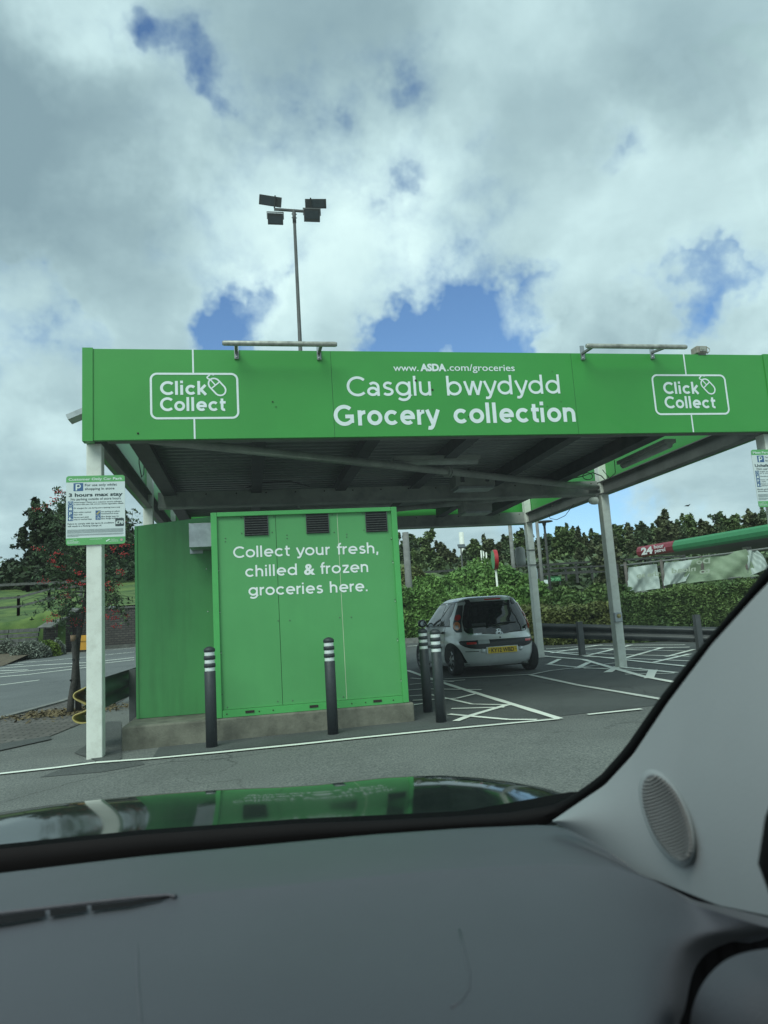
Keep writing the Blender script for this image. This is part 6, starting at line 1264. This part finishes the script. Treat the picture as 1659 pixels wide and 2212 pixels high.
EDGE = ([1828, 1955, 2005, 2025, 2040, 2060, 2095, 2133, 2181, 2212, 2300, 2420], [1800, 1790, 1720, 1610, 1560, 1522, 1498, 1488, 1480, 1466, 1440, 1410])
_e = np.array(EDGE).T
for _ in range(3): _e = np.array([_e[0]]+[q for a, c in zip(_e, _e[1:]) for q in (a*.75+c*.25, a*.25+c*.75)]+[_e[-1]])
EDGE = (_e[:, 0], _e[:, 1])
P = []
for v in np.concatenate([np.linspace(0, .3, 20), np.linspace(.305, .42, 14), np.linspace(.43, 1, 44)]):
    row = []
    for u in np.concatenate([np.linspace(-420, 1300, 50), 1300+np.linspace(.03, 1, 30)]):
        if u <= 1300: row.append(dashpt(u, v)); continue
        k = u-1300; x = 1300+200*k
        for _ in range(12):
            yt, yc_ = interp(E_TOP, x), interp(CRE, x); y = yt+(yc_-yt)*v/.3 if v < .3 else yc_+(2420-yc_)*(v-.3)/.7; x = .5*x+.5*(1300+(float(np.interp(y, *EDGE))-1300)*k)
        q = dashpt(x, v); row.append(atZ(x, y, q[2]-.030*k**5))
    P.append(row)
P.insert(0, [p_-np.array([0, -.012, .04]) for p_ in P[0]]); b = MB(); b.grid(P, True)
dash = b.build('dashboard', M_DASH, own, recalc=False)
for seg in ([(292, 1990), (296, 2060), (298, 2130), (304, 2200), (310, 2300)], [(992, 2010), (1003, 2060), (1014, 2105), (1012, 2140), (996, 2165), (975, 2180)]):
    b = MB(); b.tube([atZ(x, y, .8360-.030*((y-interp(CRE, x))/(2420-interp(CRE, x)))**2-.0078) for x, y in seg], .0018, 8); b.build('dash_streak', M_DASH, dash)  # thin ribs shaped to stand for soft reflections and dents on the dash
# demister slot
b = MB(); SL = [(-60, 1988, 15), (0, 1981, 14), (90, 1970, 12), (100, 1969, 0), (118, 1967, 12), (180, 1959, 11), (196, 1957, 0), (205, 1956, 12), (280, 1948, 9), (352, 1940, 5), (372, 1936, 1)]
def slot(seg):
    mb = MB(); up = [atZ(x, y-1.0, .8385) for x, y, h_ in seg]; dn = [atZ(x, y+h_, .8365) for x, y, h_ in seg]; mb.grid([up, dn], False); return mb
for seg in ([(-60, 1986, 19), (0, 1979, 17), (98, 1967, 14)], [(108, 1966, 14), (188, 1957, 12)], [(197, 1956, 12), (280, 1947, 11), (345, 1939, 7), (366, 1937, 3)]): slot(seg).build('demister_slot', M_SEAL, dash, recalc=False)
b = MB(); b.tube([atZ(x, y, .8375) for x, y in ((-60, 1980), (90, 1962), (200, 1949), (300, 1938), (365, 1933), (380, 1937))], .0022, 6); b.build('slot_lip', M_DASH, dash)
# black band at the foot of the windscreen and up the pillar
OUT = [(2000, 820), (1800, 1045), (1659, 1222), (1600, 1296), (1516, 1393), (1424, 1508), (1350, 1615), (1294, 1678), (1235, 1719), (1202, 1738), (1100, 1755), (1000, 1762), (800, 1773), (640, 1779), (304, 1803), (0, 1834), (-300, 1868)]
INN = [(2040, 850), (1840, 1070), (1690, 1228), (1630, 1290), (1537, 1393), (1442, 1519), (1368, 1630), (1306, 1697), (1250, 1734), (1195, 1776), (1150, 1795), (1000, 1800), (800, 1815), (640, 1830), (304, 1860), (0, 1892), (-300, 1925)]
def wdep(x, y):   # distance of the windscreen glass along the view axis
    t = min(1, max(0, (1850-y)/1850.)); e = max(0, (x-1200)/460.)
    return 1.18-.60*t-.30*min(1.3, e)*(1-.35*t)
def resample(P, n):
    P = np.array(P, float); L = np.concatenate([[0], np.cumsum(np.linalg.norm(np.diff(P, axis=0), axis=1))]); s_ = np.linspace(0, L[-1], n); return np.stack([np.interp(s_, L, P[:, 0]), np.interp(s_, L, P[:, 1])], 1)
O_, I_ = resample(OUT, 90), resample(INN, 90); rows = [[], [], []]
for (xo_, yo_), (xi_, yi_) in zip(O_, I_):
    rows[0].append(atD(xo_, yo_, wdep(xo_, yo_)-.012)); rows[1].append(atD((xo_+xi_)/2, (yo_+yi_)/2, wdep(xo_, yo_)-.03)); rows[2].append(atD(xi_, yi_, wdep(xi_, yi_)-.02))
MB().grid(rows, True).build('windscreen_seal', M_SEAL, own, recalc=False)
# cowl under the glass
rows = [[atD(x, interp([(-300, 1868), (0, 1830), (304, 1799), (640, 1775), (1000, 1758), (1235, 1716)], x)-dy, 1.28+.0*dy) - np.array([0, 0, .0]) for x in np.arange(-300, 1270, 30)] for dy in (6, -60)]
MB().grid(rows, True).build('cowl', M_SEAL, own, recalc=False)
# bonnet
BT = [(-500, 1812), (-200, 1778), (0, 1755), (120, 1737), (250, 1722), (360, 1712), (470, 1706), (600, 1701), (690, 1694), (760, 1685), (830, 1677), (900, 1674), (960, 1674), (1040, 1680), (1100, 1688), (1180, 1703), (1235, 1722), (1300, 1760)]
rows = []; xs_ = np.arange(-520, 1310, 15)
for j, v in enumerate(np.linspace(0, 1, 26)):
    row = []
    for x in xs_:
        yt = interp(BT, x); yb = interp([(-500, 1900), (0, 1850), (304, 1815), (640, 1795), (1000, 1775), (1310, 1775)], x)
        dfar, dnear = 2.05, 1.30; far = atD(x, yt+3, dfar); near = atD(x, yb+14, dnear)
        # crowned profile: the far lip rolls over
        p = far*(1-v)+near*v; p = p + np.array([0, 0, .046*math.sin(math.pi*min(1, v*1.15+.0))*(1-v)+.0025*math.sin(x/75.+3*v)*math.sin(math.pi*v)]) - np.array([0, 0, .004])
        row.append(p)
    rows.append(row)
rows.insert(0, [p_+FW*.12-np.array([0, 0, .10]) for p_ in rows[0]])
# ridge : a raised crease running along the bonnet on the right
MB().grid(rows, True).build('bonnet', M_PAINT, own, recalc=False)
# pillar trim with speaker
INN2 = [(1750, 1163), (1690, 1228), (1630, 1290), (1537, 1393), (1442, 1519), (1368, 1630), (1306, 1697), (1250, 1734), (1193, 1773)]
LOW = [(2000, 2060), (1800, 2015), (1659, 1978), (1553, 1956), (1461, 1919), (1380, 1887), (1350, 1863), (1276, 1815), (1193, 1775)]
TOPR = [(2400, 1000), (2300, 1040)]
def pdep(x, y): 
    # distance from the glass edge line decides the turn of the surface
    yi = float(np.interp(x, [1193, 1250, 1306, 1368, 1442, 1537, 1630, 1690, 1900], [1773, 1734, 1697, 1630, 1519, 1393, 1290, 1228, 1010])); q = max(0, (y-yi))/600.; e = (x-1193)/470.
    return .93-.33*min(1.6, e)**.9-.10*q+.26*max(0, e-.62)**2
n_u = 60; A_ = resample(INN2, n_u)[::-1]; rows = []
Bq = resample([(1193, 1775), (1276, 1815), (1350, 1863), (1380, 1887), (1461, 1919), (1553, 1956), (1659, 1978), (1800, 2015), (2000, 2060)], n_u)
for k in np.linspace(0, 1, 30):
    row = []
    for i in range(n_u):
        x = A_[i][0]*(1-k)+Bq[i][0]*k; y = A_[i][1]*(1-k)+Bq[i][1]*k; row.append(atD(x, y, pdep(x, y)+.03*(1-math.sin(math.pi*(.12+.8*k)))))
    rows.append(row)
pil = MB().grid(rows, True).build('pillar_trim', M_PILL, own, recalc=False)
# speaker grille
SCX, SCY = 1441, 1766; th0 = math.atan2(1856-1678, 1478-1404); ca, sa = math.cos(th0), math.sin(th0)
def spk(u, v, lift): 
    x = SCX+u*ca*97-v*sa*-1*-42; y = SCY+u*sa*97+v*ca*42; x = SCX+u*97*ca-v*42*sa; return atD(x, y, pdep(x, y)+.03*(1-math.sin(math.pi*.5))-lift)
rows = [[spk(r_*math.cos(a), r_*math.sin(a), l_) for a in np.linspace(0, 2*math.pi, 48)] for r_, l_ in ((1.15, -.003), (1.09, .004), (1.04, .007), (.99, .007), (.97, .003))]
MB().grid(rows, True).build('speaker_rim', M_PILL, pil, recalc=False)
mg = bpy.data.materials.new('speaker_cloth'); mg.use_nodes = True; tt = mg.node_tree; pq = tt.nodes['Principled BSDF']; pq.inputs['Base Color'].default_value = (.125, .135, .13, 1); pq.inputs['Roughness'].default_value = .8
rows = []
for r_ in np.linspace(0.001, .985, 14): rows.append([spk(r_*math.cos(a), r_*math.sin(a), .006+.004*(1-r_*r_)) for a in np.linspace(0, 2*math.pi, 48)])
gr_ = MB().grid(rows, True).build('speaker_grille', mg, pil, recalc=False)
b = MB()
for k in range(26):
    u = -.95+1.9*k/25; hw = math.sqrt(max(0, 1-u*u))*.96
    b.tube([spk(u+.05*(1-(v/hw if hw > .01 else 0)**2), v, .0105) for v in np.linspace(-hw, hw, 12)], .0013, 5)
b.build('grille_rib', mat('grille_rib_plastic', (.20, .215, .21), .7), gr_)
# dark gap and door card on the right
rows = []
GAPo = [(1468, 2420), (1466, 2212), (1480, 2140), (1492, 2095), (1520, 2060), (1570, 2036), (1659, 2020), (1900, 2000)]
rows = [[atD(x, y, .80) for x, y in resample([(1330, 1880), (1461, 1905), (1659, 1965), (2100, 2050)], 20)], [atD(x, y, .66) for x, y in resample([(1380, 2450), (1500, 2450), (1800, 2450), (2200, 2450)], 20)]]
MB().grid(rows, False).build('door_gap', M_SEAL, own, recalc=False)
dc = resample(chaikin([(1484, 2440), (1488, 2212), (1500, 2160), (1525, 2110), (1575, 2065), (1659, 2046), (1900, 2035)]), 60); rows = []
for k in np.linspace(0, 1, 12): rows.append([atD(x+(2100-x)*k*.9, y+(2500-y)*k, .50-.05*k-.03*math.sin(k*3)*.5+(.03*(1-k)**6)) for x, y in dc])
MB().grid(rows, True).build('door_card', M_DASH, own, recalc=False)
b = MB(); b.lathe(atD(1690, 1860, .50), [(.0001, -.03), (.022, -.02), (.026, 0), (.0001, .03)], 20, 'y'); 
b = MB(); b.tube([atD(1745, 1650, .5), atD(1700, 1780, .5), atD(1692, 1870, .5), atD(1710, 1950, .5)], [.012, .014, .016, .012], 12); b.build('window_seal', M_SEAL, own)
b = MB(); sg = []
for z, hw, yo in ((.35, .24, -.34), (.6, .27, -.38), (.9, .27, -.44), (1.1, .25, -.48), (1.2, .20, -.50), (1.22, .13, -.50), (1.28, .12, -.50), (1.40, .11, -.50), (1.43, .08, -.50)): sg.append([(hw*math.copysign(abs(math.cos(t))**.6, math.cos(t)), yo-.05+.07*math.sin(t), z) for t in np.linspace(0, 2*math.pi, 24)])
b.grid(sg, True).build('unseen_seat', M_DASHD, own)  # unseen seat behind the camera, added to darken surfaces facing back
b = MB(); b.grid([[(x, -.95-.08*math.sin(z*2), z) for x in np.linspace(-1.1, .6, 8)] for z in np.linspace(.3, 1.5, 8)], True).build('unseen_rear_wall', M_DASHD, own)  # unseen wall across the cabin rear, added to block light from behind
# unseen roof lining and door skin above / beside the camera, added to shade the cabin
b = MB(); b.box((-1.05, -1.5, 1.50), (.62, .10, 1.54)); o = b.build('unseen_roof_lining', M_DASHD, own)
b = MB(); b.box((.62, -1.5, .45), (.68, .22, .98)); b.build('unseen_door_panel', M_DASHD, own)
# windscreen glass: green-tinted
gm2 = bpy.data.materials.new('windscreen_glass'); gm2.use_nodes = True; tt = gm2.node_tree; tt.nodes.clear(); go = nd(tt, 'ShaderNodeOutputMaterial'); tr_ = nd(tt, 'ShaderNodeBsdfTransparent'); tr_.inputs[0].default_value = (.785, .965, .945, 1)
gl_ = nd(tt, 'ShaderNodeBsdfGlossy'); gl_.inputs['Roughness'].default_value = .02; fr_ = nd(tt, 'ShaderNodeFresnel', inp={'IOR': 1.45}); mx2 = nd(tt, 'ShaderNodeMixShader'); tt.links.new(mth(tt, 'MULTIPLY', fr_.outputs[0], .55), mx2.inputs[0]); tt.links.new(tr_.outputs[0], mx2.inputs[1]); tt.links.new(gl_.outputs[0], mx2.inputs[2]); 
df_ = nd(tt, 'ShaderNodeBsdfTranslucent'); df_.inputs[0].default_value = (.85, .95, .93, 1); dsn = nd(tt, 'ShaderNodeTexNoise', inp={'Scale': 5.0, 'Detail': 6}); tt.links.new(nd(tt, 'ShaderNodeTexCoord').outputs['Object'], dsn.inputs[0])
mx3 = nd(tt, 'ShaderNodeMixShader'); tt.links.new(mth(tt, 'MULTIPLY', dsn.outputs[0], .030), mx3.inputs[0]); tt.links.new(mx2.outputs[0], mx3.inputs[1]); tt.links.new(df_.outputs[0], mx3.inputs[2]); tt.links.new(mx3.outputs[0], go.inputs[0])
rows = []
for v in np.linspace(0, 1, 24):
    row = []
    for u in np.linspace(0, 1, 30):
        y = 1900-v*2300; xr = float(np.interp(y, [-400, 820, 1045, 1222, 1393, 1508, 1615, 1678, 1719, 1900], [2600, 2020, 1820, 1674, 1526, 1434, 1360, 1303, 1243, 1230])); x = -350+u*(xr+350); row.append(atD(x, y, wdep(x, y)))
    rows.append(row)
MB().grid(rows, True).build('windscreen', gm2, own, recalc=False)
